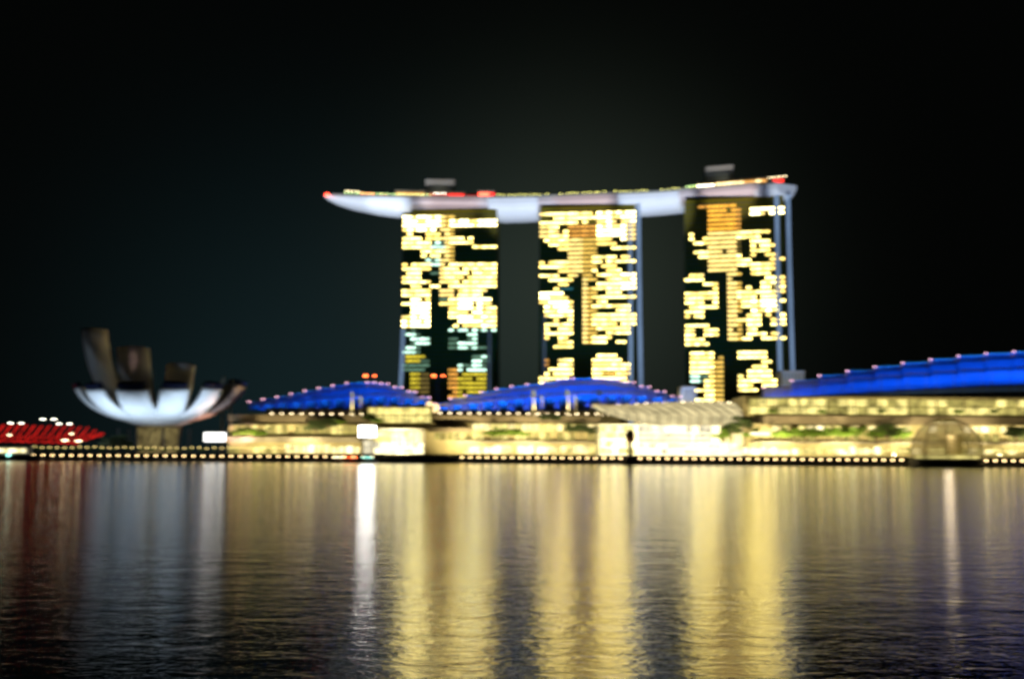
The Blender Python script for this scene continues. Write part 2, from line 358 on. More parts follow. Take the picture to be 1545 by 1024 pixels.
tower('rightmost hotel tower with deep orange upper windows and two blue edge strips', 1033, 884, 1184, 866, ZT, T3,
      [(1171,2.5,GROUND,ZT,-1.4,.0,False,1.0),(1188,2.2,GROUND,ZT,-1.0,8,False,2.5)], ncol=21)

# ================================================================== ROOFTOP PARK
ZD = 202.0
hullst = [(490,912,1.2,1.2),(496,912,4,3.6),(512,913,8,6.4),(535,915,12,8.8),(570,917,16,11),(600,918,18,12.3),(614,919,19,12.8),(619,919,19,10.2),
 (680,920,19,10.2),(737,919.5,19,10.8),(742,919,19,14.8),(760,918.5,19,15.8),(790,917,19,15.6),(814,916,19,15.0),(819,915.5,19,11.8),(880,909,19,12),(940,902.5,19,12.0),(945,902,19,14.4),
 (970,899.5,19,14.0),(1000,896,19,13.4),(1034,890,19,12.8),(1039,888,19,10.2),(1080,881,19,10),(1130,872,19,10.2),(1160,866,19,10.4),(1164,865,19,13),(1175,862.5,17,12.6),(1185,860.5,13,11),(1191,859,9,8)]
def deck_center(u):
    for a, b_ in zip(hullst, hullst[1:]):
        if a[0] <= u <= b_[0]:
            t_ = (u-a[0])/(b_[0]-a[0]); Y = a[1]+(b_[1]-a[1])*t_; w = a[2]+(b_[2]-a[2])*t_
            x = xat(u, 290, Y); return Vector((x, Y+w, ZD)), w
    return None, None
cen = [deck_center(s_[0])[0] for s_ in hullst]
park = thing('rooftop_park', 'long white boat-shaped rooftop park spanning the three hotel towers', 'rooftop park', (cen[14].x, cen[14].y, ZD))
def hull_ring(i, inset=0.):
    c = cen[i]; tg = (cen[min(i+1,len(cen)-1)] - cen[max(i-1,0)]); tg.z = 0; tg.normalize(); nn = Vector((-tg.y, tg.x, 0))
    w, d = hullst[i][2]-inset, hullst[i][3]-inset; r_ = []
    for k in range(17):
        a = math.pi*k/16; ca, sa = math.cos(a), math.sin(a)
        r_.append(c - nn*w*(abs(ca)**.8)*(1 if ca > 0 else -1) + Vector((0,0,-d*(abs(sa)**.75))))
    return r_
secs = [(0,6,'w'),(6,10,'m'),(10,13,'w'),(13,17,'m'),(17,20,'w'),(20,24,'m'),(24,28,'w')]
# transitions belong to the white sections
secs = [(0,7,'w'),(7,9,'m'),(9,14,'w'),(14,16,'m'),(16,21,'w'),(21,24,'m'),(24,28,'w')]
for a, b_, k in secs:
    m_ = MB(); m_.loft([hull_ring(i) for i in range(a, b_+1)])
    part('hull_section', m_, M['white' if k == 'w' else 'mesh'], park, smooth=False, label='white glossy belly section' if k == 'w' else 'duller pinkish belly section over a tower')
m_ = MB(); rg = []
for i in range(1, len(cen)):
    tg = (cen[min(i+1,len(cen)-1)] - cen[i-1]); tg.z = 0; tg.normalize(); nn = Vector((-tg.y, tg.x, 0)); w = hullst[i][2]+.15; c = cen[i]
    rg.append([c-nn*w+Vector((0,0,-.5)), c-nn*w+Vector((0,0,1.3)), c-nn*(w-.3)+Vector((0,0,1.3)), c-nn*(w-.3)+Vector((0,0,-.5))])
m_.loft(rg); part('parapet', m_, M['grey'], park)
m_ = MB(); rg = []
for i in range(1, len(cen)):
    tg = (cen[min(i+1,len(cen)-1)] - cen[i-1]); tg.z = 0; tg.normalize(); nn = Vector((-tg.y, tg.x, 0)); w = hullst[i][2]-.4; c = cen[i]
    rg.append([c-nn*w+Vector((0,0,.02)), c+nn*w+Vector((0,0,.02)), c+nn*w+Vector((0,0,.2)), c-nn*w+Vector((0,0,.2))])
m_.loft(rg); part('deck', m_, M['paving'], park)
tipb = MB(); p = at(493.5, 294, 910); tipb.ball(p, 1.5); part('tip_beacon', tipb, M['E_redhot'], park)
# floodlights that wash the belly of the park from the podium roofs
for (u0, Yt, w_, sz) in ((545,912,2.3e6,20),(600,914,1.0e6,14),(780,910,2.3e6,17),(990,892,2.1e6,18),(1188,860,1.0e6,9)):
    tg = at(u0, 306, Yt); spot((tg.x*.86, 735, 62), (tg.x, tg.y, ZD-7), w_, sz, (.78,.87,1), .5, 2)
for (u0, Yt, w_) in ((680,912,1.9e6),(880,905,2.1e6),(1100,872,2.1e6)):
    tg = at(u0, 300, Yt); spot((tg.x*.9, 735, 62), (tg.x, tg.y, ZD-3), w_, 14, (1,.91,.92), .6, 2)
# roof-garden furniture -------------------------------------------------------
def on_deck(u, back=0.): c, w = deck_center(u); return Vector((c.x, c.y - w + 1.2 + back, ZD+.2))
def bar(name, label, cat, u0, u1, back, h, wallmat, winmat, roofmat='fascia', nwin=None, z0=0., dep=8):
    p0, p1 = on_deck(u0, back), on_deck(u1, back); p0.z += z0; p1.z += z0
    root = thing(name, label, cat, ((p0.x+p1.x)/2, (p0.y+p1.y)/2, p0.z))
    def Q(t_, d, z): p = p0.lerp(p1, t_); return (p.x, p.y+d, p.z+z)
    def bx(m_, t0,t1,d0,d1,za,zb): m_.hexa([Q(t0,d0,za),Q(t1,d0,za),Q(t1,d1,za),Q(t0,d1,za),Q(t0,d0,zb),Q(t1,d0,zb),Q(t1,d1,zb),Q(t0,d1,zb)])
    m_ = MB(); bx(m_, 0,1,.4,dep,0,h*.85 if winmat else h*.947); part('wall', m_, M[wallmat], root)
    m_ = MB(); bx(m_, -.02 if winmat else .001,1.02 if winmat else .999,-1 if winmat else .2,dep+.6,h*.85 if winmat else h*.95,h); part('roof', m_, M[roofmat], root)
    n = nwin or max(2, int((p1-p0).length/4))
    if winmat:
        for k in range(n):
            m_ = MB(); bx(m_, (k+.12)/n, (k+.88)/n, .1,.39, h*.12, h*.75)
            part('window', m_, M[winmat if not isinstance(winmat, list) else random.choice(winmat)], root)
    else:
        m_ = MB()
        for k in range(5): bx(m_, .06,.94,.1,.39, h*(.1+.15*k), h*(.12+.15*k))
        part('louvre', m_, M['ledge'], root)
    return root
bar('lift_core', 'grey box of a lift core above the red lit rooftop bar', 'lift core', 640, 684, 12, 17.3, 'grey', None, 'grey')
bar('lift_core', 'grey box of a lift core above the right end of the rooftop park', 'lift core', 1070, 1112, 12, 19.5, 'grey', None, 'grey')
bar('rooftop_bar', 'amber lit rooftop bar with a flat canopy left of the red one', 'rooftop bar', 596, 640, 4, 6.2, 'fascia', 'E_orangebar')
bar('rooftop_bar', 'red lit rooftop bar over the leftmost hotel tower', 'rooftop bar', 645, 700, 4, 5.2, 'fascia', ['E_red','E_red','E_helix'])
bar('rooftop_bar', 'bright red lit rooftop pavilion where the park leaves the leftmost tower', 'rooftop bar', 722, 746, 3, 6.2, 'fascia', ['E_redhot','E_red'])
bar('rooftop_bar', 'dim red rooftop terrace bar between two brighter red ones', 'rooftop bar', 702, 720, 5, 4.2, 'fascia', 'E_helix')
bar('rooftop_restaurant', 'long cream lit rooftop restaurant over the rightmost tower', 'rooftop restaurant', 1082, 1160, 5, 6.5, 'wall', ['E_cream','E_cream','E_orangebar'])
bar('rooftop_restaurant', 'glaring white lit rooftop kitchen left of the cream restaurant', 'rooftop restaurant', 1054, 1080, 5, 5.5, 'wall', ['E_hot'])
bar('rooftop_bar', 'small red lit rooftop bar at the right tip of the park', 'rooftop bar', 1168, 1184, 2, 4, 'fascia', ['E_red'])
for u in (662, 1091):  # unseen spots added to brighten the lift cores
    p_ = on_deck(u, 6); spot((p_.x, p_.y-4, ZD+8.5), (p_.x, p_.y+14, ZD+9), 800, 110, (.9,.95,.8), .8)
# garden lamps on the parapet
def lamp_small(mat):
    r_ = thing('garden_lamp', 'x', 'garden lamp', (0,0,0)); part('pole', MB().tube([(0,0,0),(0,0,1.9)], .09, 5), M['dark'], r_); part('globe', MB().ball((0,0,2.2), .48, 8), M[mat], r_); return r_
glamps = {}
def garden(u, mat, label, group, back=0, z=0):
    loc = on_deck(u, back); loc.z += z
    if mat not in glamps:
        g = lamp_small(mat); glamps[mat] = g; g.location = loc; g['label'] = label; g['group'] = group; return g
    return dup(glamps[mat], loc, 0, label, group)
for u in range(522, 650, 7): garden(u+random.uniform(-2,2), 'E_greenlamp', 'small green garden lamp on the rooftop park left of the red bar', 'green garden lamps on the rooftop park')
for u in (521, 526, 532, 539): garden(u, 'E_bulbw', 'pale lamp at the left end of the rooftop garden', 'pale lamps at the left end of the roof garden', 5, 2.4)
for u in (545, 552, 560, 575, 583): garden(u, 'E_orange', 'orange lamp on the rooftop garden left of the amber bar', 'orange lamps on the roof garden', 6, 1.2)
for u in (657, 663, 670): garden(u, 'E_street', 'white lamp glowing in front of the red lit rooftop bar', 'white lamps before the red bar', 0, 1)
for u in range(752, 1050, 8):
    if u in (832, 840, 920, 984, 992): continue
    garden(u+random.uniform(-2,2), 'E_yellamp', 'yellow green garden lamp on the middle stretch of the rooftop park', 'yellow green lamps along the middle of the rooftop park', 0, random.uniform(-.6,.2))
for u in (1038, 1044, 1050): garden(u, 'E_greenlamp', 'green garden lamp beside the white lit rooftop kitchen', 'green lamps beside the rooftop kitchen', 1, .6)
for u in (1164, 1170, 1176, 1182, 1188): garden(u, 'E_bulbw', 'pale lamp at the right tip of the rooftop park', 'pale lamps at the right tip of the rooftop park', 5, 3.2)

# ================================================================== TREES (prototypes)
def leaf_cloud(m_, c, rx, rz, n, size):
    for _ in range(n):
        a, b_ = random.uniform(0, 2*math.pi), random.uniform(-1, 1); rr = random.random()**.45
        s_ = math.sqrt(1-b_*b_)
        p = Vector((c[0]+rx*rr*s_*math.cos(a), c[1]+rx*rr*s_*math.sin(a), c[2]+rz*rr*b_))
        d1 = Vector((random.uniform(-1,1),random.uniform(-1,1),random.uniform(-.6,.6))).normalized()*size*random.uniform(.6,1.2)
        d2 = d1.cross(Vector((random.uniform(-1,1),random.uniform(-1,1),random.uniform(-1,1))).normalized())
        m_.quad(p-d1-d2*.5, p+d1-d2*.5, p+d1*.8+d2*.5, p-d1*.8+d2*.5)
def make_tree(h, spread, mat, ncl=14):
    r_ = thing('tree', 'x', 'tree', (0,0,0))
    tm = MB(); tm.tube([(0,0,0),(.1,0,h*.2),(0,.15,h*.45),(.1,.1,h*.7)], [.32,.26,.2,.08], 7)
    cm = MB(); 
    for k in range(ncl):
        a = 2*math.pi*k/ncl + random.uniform(-.4,.4); rr = spread*random.uniform(.25,.95); zz = h*random.uniform(.5,.92)
        tip = (rr*math.cos(a), rr*math.sin(a), zz)
        tm.tube([(0,.1,h*random.uniform(.3,.5)), (tip[0]*.5, tip[1]*.5, zz*.85), tip], [.13,.09,.04], 5)
        leaf_cloud(cm, tip, spread*random.uniform(.28,.46), h*random.uniform(.09,.16), 100, .34)
    part('trunk', tm, M['bark'], r_); part('crown', cm, M[mat], r_); return r_
protos = [make_tree(7, 4.2, 'leaf'), make_tree(6, 4.8, 'leaf', 18), make_tree(8, 4.0, 'leafdark', 16)]
first = [True]*3
def tree(kind, u, v_base, Y, label, group=None, scale=1., z=None):
    loc = at(u, v_base, Y); 
    if z is not None: loc.z = z
    p_ = protos[kind]
    if first[kind]:
        first[kind] = False; p_.location = loc; p_.scale = (scale,)*3; p_['label'] = label
        if group: p_['group'] = group
        return p_
    return dup(p_, loc, random.uniform(0,6), label, group, scale)
def make_palm(h=11.5):
    r_ = thing('palm_tree', 'x', 'palm tree', (0,0,0))
    part('trunk', MB().tube([(0,0,0),(.1,0,h*.35),(.05,.05,h*.75)], [.38,.34,.26], 8), M['palmbark'], r_)
    cm = MB()
    for k in range(22):
        a = 2*math.pi*k/22+random.uniform(-.2,.2); ln = random.uniform(2.2,3.4); up = random.uniform(.2,1.)
        pts = []
        for j in range(6):
            t_ = j/5; rr = ln*(t_**1.1)*(.62-.25*up); zz = h*.74 + ln*(t_*(.9+up*.8) - t_*t_*(.9-up*.3))
            pts.append(Vector((rr*math.cos(a), rr*math.sin(a), zz)))
        sd = Vector((-math.sin(a), math.cos(a), 0))
        for j in range(5):
            w0, w1 = .42*(1-abs(j/5-.4)), .42*(1-abs((j+1)/5-.4))
            cm.quad(pts[j]-sd*w0-Vector((0,0,.15)), pts[j], pts[j+1], pts[j+1]-sd*w1-Vector((0,0,.15)))
            cm.quad(pts[j], pts[j]+sd*w0-Vector((0,0,.15)), pts[j+1]+sd*w1-Vector((0,0,.15)), pts[j+1])
    part('crown', cm, M['frond'], r_)
    part('uplight', MB().lathe([(.25,0),(.3,.25)], (0.9,-1.4,0), 8), M['E_bulbw'], r_)
    return r_
palm0 = make_palm(); palm_used = [False]

# ================================================================== MALL
WIN = {}
class Wing:
    def __init__(s, label, u0, u1, Y, cat='shopping mall', name='mall_building'):
        s.Y = Y; um = (u0+u1)/2; s.root = thing(name, label, cat, (xat(um, 680, Y), Y, GROUND)); s.n = 0; s.extra = MB()
    def box(s, name, u0, u1, v0, v1, mat, d0=0., d1=20., label=None, trim=True):
        Y = s.Y; um = (u0+u1)/2; x0, x1 = xat(u0, 650, Y), xat(u1, 650, Y); zt, zb = zat(um, v0, Y+d0), zat(um, v1, Y+d0)
        m_ = MB().box(x0, x1, Y+d0, Y+d1, max(zb, GROUND), zt); return part(name, m_, M[mat], s.root, label=label)
    def panes(s, u0, u1, v0, v1, bay, mats, d=-.1, gap=.14, drop=.0, rows=1, name='window', hv=.0, thick=.25):
        Y = s.Y+d; um = (u0+u1)/2; n = max(1, round((u1-u0)/bay)); z1, z0 = zat(um, v0, Y), zat(um, v1, Y)
        x0, x1 = xat(u0, 650, Y), xat(u1, 650, Y); bw = (x1-x0)/n; rh = (z1-z0)/rows
        for r_ in range(rows):
            for k in range(n):
                if random.random() < drop: continue
                jt = random.uniform(0, hv)*rh
                c = (x0+(k+gap)*bw, x0+(k+1-gap)*bw, Y-thick, Y-.02, z0+r_*rh+rh*.06, z0+(r_+1)*rh*.999-rh*.08-jt)
                mt = M[random.choice(mats)]
                if s.n < 100: part(name, MB().box(*c), mt, s.root); s.n += 1
                else: s.extra.use(mt); s.extra.box(*c)
    def bulbs(s, u0, u1, va, vb, step, mat, d=-3., r=.42, name='eave_bulb'):
        n = int((u1-u0)/step)
        for k in range(n+1):
            u = u0+(u1-u0)*k/n; p_ = at(u, va+(vb-va)*k/n, s.Y+d); part(name, MB().ball(p_, r, 7), M[mat], s.root)
    def piers(s, u0, u1, v0, v1, step, mat='wall', d0=-.8, d1=-.05, w=.5):
        n = int((u1-u0)/step)
        for k in range(n+1):
            m_ = MB(); u = u0+(u1-u0)*k/n; x = xat(u, 650, s.Y); m_.box(x-w/2, x+w/2, s.Y+d0, s.Y+d1, max(GROUND, zat(u, v1, s.Y)), zat(u, v0, s.Y))
            part('pier', m_, M[mat], s.root)
    def done(s):
        if s.extra.v: part('window', s.extra, None, s.root, kind='stuff')
def roof(wing, pts_top, pts_bot, Yf, Yb, steps, rimsteps=True, washw=6e4, lobe=None):
    """stepped vaulted roof: strips across x, each strip a curved sheet from the eave (front) to its crest (back)"""
    def interp(pts, u):
        for a, b_ in zip(pts, pts[1:]):
            if a[0] <= u <= b_[0]: return a[1]+(b_[1]-a[1])*(u-a[0])/(b_[0]-a[0])
        return pts[0][1] if u < pts[0][0] else pts[-1][1]
    u0, u1 = pts_top[0][0], pts_top[-1][0]; m_ = MB(); rim = MB(); n = steps
    for k in range(n):
        ua, ub = u0+(u1-u0)*k/n, u0+(u1-u0)*(k+1)/n
        um = (ua+ub)/2; rising = interp(pts_top, ub) < interp(pts_top, ua)
        # each strip keeps the height of its taller end, overlapping the next like a scale
        vt = min(interp(pts_top, ua), interp(pts_top, ub)); vo = max(interp(pts_top, ua), interp(pts_top, ub)); rings = []
        for (u, vtt) in ((ua, vt + (vo-vt)*(.28 if rising else 0)), (um, vt + (vo-vt)*.14), (ub, vt + (vo-vt)*(0 if rising else .28))):
            vb = interp(pts_bot, u); ring = []
            zt, zb = zat(u, vtt, Yb), zat(u, vb, Yf); dy, dz = Yb-Yf, zt-zb
            for j in range(19):
                tq = j/18; y = Yf + dy*tq; z = zb + dz*(1.2*tq-.2*tq*tq+.035*math.sin(tq*math.pi*6))
                ring.append(Vector((xat(u, 600, y), y, z)))
            x_ = ring[-1].x
            ring += [Vector((x_, Yb+1, zt-1.2)), Vector((ring[0].x, Yf+1.2, zb-.2))]
            rings.append(ring)
        m_.loft(rings)
        a_, b2, c_ = rings[0][18], rings[1][18], rings[2][18]
        rim.tube([a_+Vector((0,-.2,.1)), b2+Vector((0,-.2,.1)), c_+Vector((0,-.2,.1))], .32, 5)
        p_ = (rings[0][18] if rising else rings[2][18]) + Vector((0,-.6,.35))
        if not rising: part('ridge_bulb', MB().ball(rings[1][18] + Vector((0,-.6,.35)), .42, 6), M['E_bulbpink'], wing.root)
        vt_ = MB(); c0_, c1_ = rings[0][1], rings[2][1]; xa_, xb_ = c0_.x*.78+c1_.x*.22, c0_.x*.25+c1_.x*.75
        hh = min(5.5, (rings[1][18].z-rings[1][0].z)*.3); vt_.hexa([(xa_,Yf-.4,c0_.z-.3),(xb_,Yf-.4,c1_.z-.3),(xb_,Yf+3,c1_.z-.3),(xa_,Yf+3,c0_.z-.3),(xa_,Yf+.4,c0_.z+hh),(xb_,Yf+.4,c1_.z+hh),(xb_,Yf+hh*2.6,c1_.z+hh),(xa_,Yf+hh*2.6,c0_.z+hh)])
        if Yf > 650: part('dark_box', vt_, M['dark_box'], wing.root)  # plain dark boxes along the roof foot, one per strip
        part('ridge_bulb', MB().ball(p_, .42, 6), M['E_bulbpink'], wing.root)
    rf = part('roof', m_, M['roofskin'], wing.root)
    part('rim', rim, M['rim'], rf)
    # blue linear floodlights along the eave
    nl = max(3, int((u1-u0)/40)); fx = MB()
    for k in range(nl):
        u = u0+(u1-u0)*(k+.5)/nl; vb = interp(pts_bot, u); zb = zat(u, vb, Yf); hgt = zat(u, interp(pts_top,u), Yb)-zb
        p_ = Vector((xat(u,600,Yf-9), Yf-9, zb+2.0+hgt*.40))
        l = bpy.data.lights.new('blue_floodlight', 'AREA'); l.shape = 'RECTANGLE'; l.size = (u1-u0)/nl*Yf/F*.8; l.size_y = .7; l.energy = .115*washw*(.5+hgt/14.)*random.uniform(.7,1.15); l.color = (.02,.30,1); l.spread = R(88)
        o = bpy.data.objects.new('blue_floodlight', l); o.location = p_; tgt = Vector((p_.x, Yf+(Yb-Yf)*.72, zb+hgt*.90)); o.rotation_euler = (tgt-p_).to_track_quat('-Z','Y').to_euler(); C.objects.link(o)
        hw = l.size*.5; fx.box(p_.x-hw, p_.x+hw, p_.y-.5, p_.y-.15, p_.z-.4, p_.z-.1)
        for sx in (-1,1): fx.box(p_.x+sx*hw*.8-.08, p_.x+sx*hw*.8+.08, p_.y-.45, p_.y-.3, min(p_.z-3, zb-2.5), p_.z-.4)
    part('floodlight_rail', fx, M['dark'], wing.root)
# ---- north wing
A = Wing('left wing of the waterfront mall under the smallest blue stepped roof', 330, 655, 650)
A.box('wall', 345, 655, 640, 690, 'wall', 0, 40)
A.box('wall', 392, 655, 616, 640.5, 'wall', 14, 44)
A.box('eave_slab', 350, 560, 625.5, 636, 'fascia', -8, 30)
A.box('wall', 552, 652, 612, 641, 'wall', 1, 30, label='bright sand coloured wall below the roof ridge')
A.panes(556, 650, 614, 638, 11, ['E_gold'], d=.9, rows=2, gap=.06)
A.box('parapet', 345, 545, 659, 663, 'concrete', -7, -.1)
A.panes(352, 545, 640, 655, 9, ['E_golddim','E_gold','E_golddim'], rows=1, drop=.1)
A.panes(345, 430, 672, 684, 9, ['E_gold','E_shop','E_golddim'], name='shop_window', drop=.15)
A.panes(430, 545, 668, 684, 11, ['E_shopw','E_shop','E_shop'], name='shop_window', hv=.3)
A.box('terrace', 345, 560, 663.3, 667, 'concrete', -7, -.1)
roof(A, [(376,611),(400,604),(430,600),(465,592),(500,585),(545,577),(560,577),(600,587),(648,606)], [(376,618),(545,621),(600,612),(648,610)], 672, 712, 13, washw=1.6e4)
A.bulbs(410, 545, 623.5, 624.5, 14, 'E_bulbw', d=-6)
A.done()
# bright glass hall in front of it
Hh = Wing('white glowing glass hall behind the dark pontoon', 548, 640, 634, 'glass hall', 'glass_hall')
Hh.box('roof', 566, 638, 646, 649, 'white', -1, 14)
Hh.box('wall', 548, 640, 650, 690, 'white_paint', .4, 13)
Hh.panes(549, 566, 664, 684, 9, ['E_atrium'], rows=2, gap=.03); Hh.panes(566, 624, 650, 667, 8, ['E_cream' if False else 'E_gold','E_shop'], rows=2, gap=.04); Hh.panes(566, 640, 667, 684.5, 8, ['E_atrium','E_shopw'], rows=2, gap=.03)
Hh.piers(549, 640, 650, 688, 15, 'white_paint', -.7, -.3, .3); Hh.done()
# ---- middle wing
B = Wing('middle wing of the waterfront mall under the hump-shaped blue roof', 655, 900, 640)
B.box('wall', 640, 905, 638, 690, 'wall', 0, 40)
B.box('wall', 655, 940, 619, 638.5, 'wall', 16, 50)
B.box('eave_slab', 655, 905, 627, 636, 'fascia', -8, 30)
B.box('awning', 648, 712, 645, 651, 'fascia', -12, -.1, label='dark sloping awning beside the glass hall')
B.panes(655, 712, 652, 664, 10, ['E_gold','E_golddim'], gap=.08)
B.panes(712, 905, 638.5, 650, 9, ['E_shop','E_gold','E_shop','E_gold'], drop=.05)
B.panes(712, 905, 651, 664, 9, ['E_golddim','E_gold'], drop=.2)
B.box('terrace', 690, 905, 665, 668, 'concrete', -7, -.1)
for a_, b_ in ((700,726),(729,774),(781,806),(810,842),(846,905)): B.panes(a_, b_, 669, 684.5, 9, ['E_shopw','E_shopw','E_shop'] if a_ < 840 else ['E_shop','E_gold','E_shop'], name='shop_window', gap=.05, hv=.25)
B.piers(640, 905, 638, 688, 33)
roof(B, [(656,618),(685,603),(712,599),(745,591),(775,585),(830,578),(870,571),(900,571),(940,577),(985,591),(1026,604)], [(656,621),(780,622),(900,620),(960,612),(1026,608)], 668, 722, 16, washw=2.3e4)
B.bulbs(664, 900, 623, 624, 14, 'E_bulbw', d=-6)
B.done()
# ---- central atrium with fan canopy
K = Wing('dazzling white central atrium of the mall below a fan-shaped golden canopy', 900, 1135, 612, 'atrium', 'atrium_hall')
K.box('wall', 905, 1130, 640, 690, 'white_paint', .3, 40)
K.panes(905, 958, 641, 662, 9, ['E_gold','E_shop'], rows=2, gap=.08); K.panes(905, 958, 664, 685, 9, ['E_shop','E_gold','E_shopw'], rows=2, gap=.08)
K.panes(962, 1085, 641, 653, 10, ['E_shopw','E_atrium'], gap=.03); K.panes(962, 1075, 653, 668, 10, ['E_atrium','E_shop','E_atrium'], rows=2, gap=.03); K.panes(962, 1112, 668, 685, 9, ['E_shopw','E_shopw','E_atrium'], rows=2, gap=.03, name='entrance_pane')
K.panes(1085, 1130, 643, 667, 11, ['E_golddim'], rows=2, drop=.4)
K.piers(905, 1130, 640, 688, 28, 'white_paint', -.8, -.32, .35)
# canopy: fan surface, ribs radiating from its left tip
cv = MB(); ribs = MB(); top = []; bot = []
for j in range(15):
    t_ = j/14; uu = 893+(1128-893)*t_; top.append(at(uu, 614-8.5*math.sin(min(1,t_*1.5)*math.pi/2)+3.0*max(0,t_-.8)*5*.6, 640)); bot.append(at(900+(1118-900)*t_, 616+24*math.sin(min(1,t_*2.2)*math.pi/2), 603-2*math.sin(t_*math.pi)))
rings = []
for a_, b_ in zip(top, bot):
    mid = (a_+b_)/2+Vector((0,-5,4)); pts = [a_.lerp(mid, s_/4)*(1-s_/4)+mid.lerp(b_, s_/4)*(s_/4) for s_ in range(5)]
    pts = [Vector((a_*(1-s_)**2 + mid*2*s_*(1-s_) + b_*s_*s_)) for s_ in (0,.25,.5,.75,1)]
    rings.append(pts + [p_+Vector((0,.4,-.5)) for p_ in reversed(pts)])
cv.loft(rings); cn = part('canopy', cv, M['canopy'], K.root)
for j in range(1, 15):
    a_, b_ = rings[max(0,j-3)][0], rings[j][4]; m1 = rings[max(0,j-2)][1]+Vector((0,-.3,.3)); m2 = rings[max(0,j-1)][3]+Vector((0,-.3,.3))
    ribs.tube([a_, rings[max(0,j-2)][1]+Vector((0,-.25,.25)), rings[max(0,j-1)][2]+Vector((0,-.25,.25)), rings[j][3]+Vector((0,-.25,.25)), b_], .28, 5)
part('rib', ribs, M['rib'], cn)
for j in range(17):
    t_ = j/16; p_ = at(905+(1128-905)*t_, 612-6*math.sin(min(1,t_*1.5)*math.pi/2)+2*random.random(), 636); part('canopy_bulb', MB().ball(p_, .42, 7), M['E_bulbw'], K.root)
K.done()
# ---- south wing
S = Wing('right wing of the waterfront mall under the largest blue roof rising out of frame', 1130, 1700, 600)
S.box('wall', 1128, 1760, 640, 690, 'wall', 0, 40)
S.box('wall', 1128, 1760, 599, 628.5, 'wall', 10, 40)
S.box('eave_slab', 1148, 1760, 628.5, 640.5, 'fascia', -8, 30)
S.panes(1130, 1700, 602, 626, 15, ['E_gold','E_golddim','E_gold'], d=9.9, rows=2, gap=.05, drop=.0)
S.panes(1165, 1545, 642, 652, 13, ['E_shop','E_gold','E_shop','E_shopw'], drop=.08); S.panes(1545, 1700, 642, 652, 13, ['E_gold'])
S.panes(1165, 1600, 653, 666, 13, ['E_golddim'], drop=.4)
S.box('terrace', 1130, 1760, 667, 670, 'concrete', -7, -.1)
for a_, b_ in ((1112,1190),(1194,1240),(1246,1290),(1294,1335)): S.panes(a_, b_, 671, 686, 9, ['E_shopw','E_shop','E_gold'] if a_ > 1190 else ['E_shopw','E_shopw','E_shop'], name='shop_window', gap=.06, hv=.4)
S.panes(1340, 1700, 674, 686, 12, ['E_gold','E_shop','E_golddim'], name='shop_window', gap=.06, hv=.3, drop=.1)
S.piers(1130, 1760, 640, 688, 42); S.piers(1130, 1760, 600, 627, 42, 'wall', 9.2, 9.95)
roof(S, [(1152,597),(1175,586),(1210,577),(1245,571),(1290,563),(1330,557),(1370,551),(1410,546),(1450,541),(1490,536),(1545,532),(1700,524)], [(1152,598.5),(1300,594.5),(1440,591),(1545,589),(1700,588)], 612, 668, 13, washw=1.6e4)
S.done()
# unseen warm fills, added on the promenade to brighten facades and trees
for u, w_ in ((380,5e4),(450,4.5e4),(510,4.5e4),(600,7e4),(690,6e4),(760,7e4),(830,7e4),(890,7e4),(950,9e4),(1020,10e4),(1090,9e4),(1150,7e4),(1210,7e4),(1280,7e4),(1350,7e4),(1430,7e4),(1510,7e4)):
    Y = shoreY(u)+6; Yw = 650 if u < 640 else 640 if u < 905 else 612 if u < 1130 else 600
    Y += 10; p_ = at(u, 690, Y); spot((p_.x, Y, 4.8), (xat(u,640,Yw), Yw, 19), w_*.95, 95, (1,.80,.38), .8, .4)
for u, w_ in ((450,3e4),(600,3.0e4),(700,3e4),(800,3e4),(960,6e4),(1060,7e4),(1180,5e4),(1280,5e4),(1380,5e4),(1480,5e4),(1560,5e4)):    # second row: unseen fills added for fascias and canopy, off the terrace edge
    Yw = (650 if u < 640 else 640 if u < 905 else 612 if u < 1130 else 600); p_ = at(u, 662, Yw-22)
    spot((p_.x, Yw-22, 6), (p_.x, Yw+2, 23), w_, 84, (1,.82,.42), .8, .4)

# ---- palms in front of the blue roofs, each with an added smaller motion-blur double
for u, Yp, s_, wh in ((531,640,1.05,'left of the small blue roof ridge, larger of a pair'),(544,642,.85,'added as the blur double of the larger palm before the small blue roof'),(805,632,1.1,'before the left part of the hump-shaped roof, larger of a pair'),(818,634,.85,'added as the blur double of the leftmost large palm of the hump-shaped roof'),
      (857,632,1.12,'before the middle of the hump-shaped roof, larger of a pair'),(868,634,.85,'added as the blur double of the middle large palm of the hump-shaped roof'),(904,630,1.1,'near the left tip of the golden canopy, larger of a pair'),(916,632,.85,'added as the blur double of the palm near the left tip of the golden canopy')):
    p_ = at(u, 626, Yp); lab = 'pale uplit palm tree ' + wh
    if not palm_used[0]: palm_used[0] = True; o = palm0; o.location = p_; o.scale = (s_,)*3; o['label'] = lab; o['group'] = 'pale palms before the blue roofs'
    else: dup(palm0, p_, random.uniform(-.5,.5), lab, 'pale palms before the blue roofs', s_)
    if s_ > 1: spot((p_.x+1.5, p_.y-5, p_.z+.5), (p_.x+1, p_.y, p_.z+7), 24000, 60, (1,.88,.5), .5, .2)
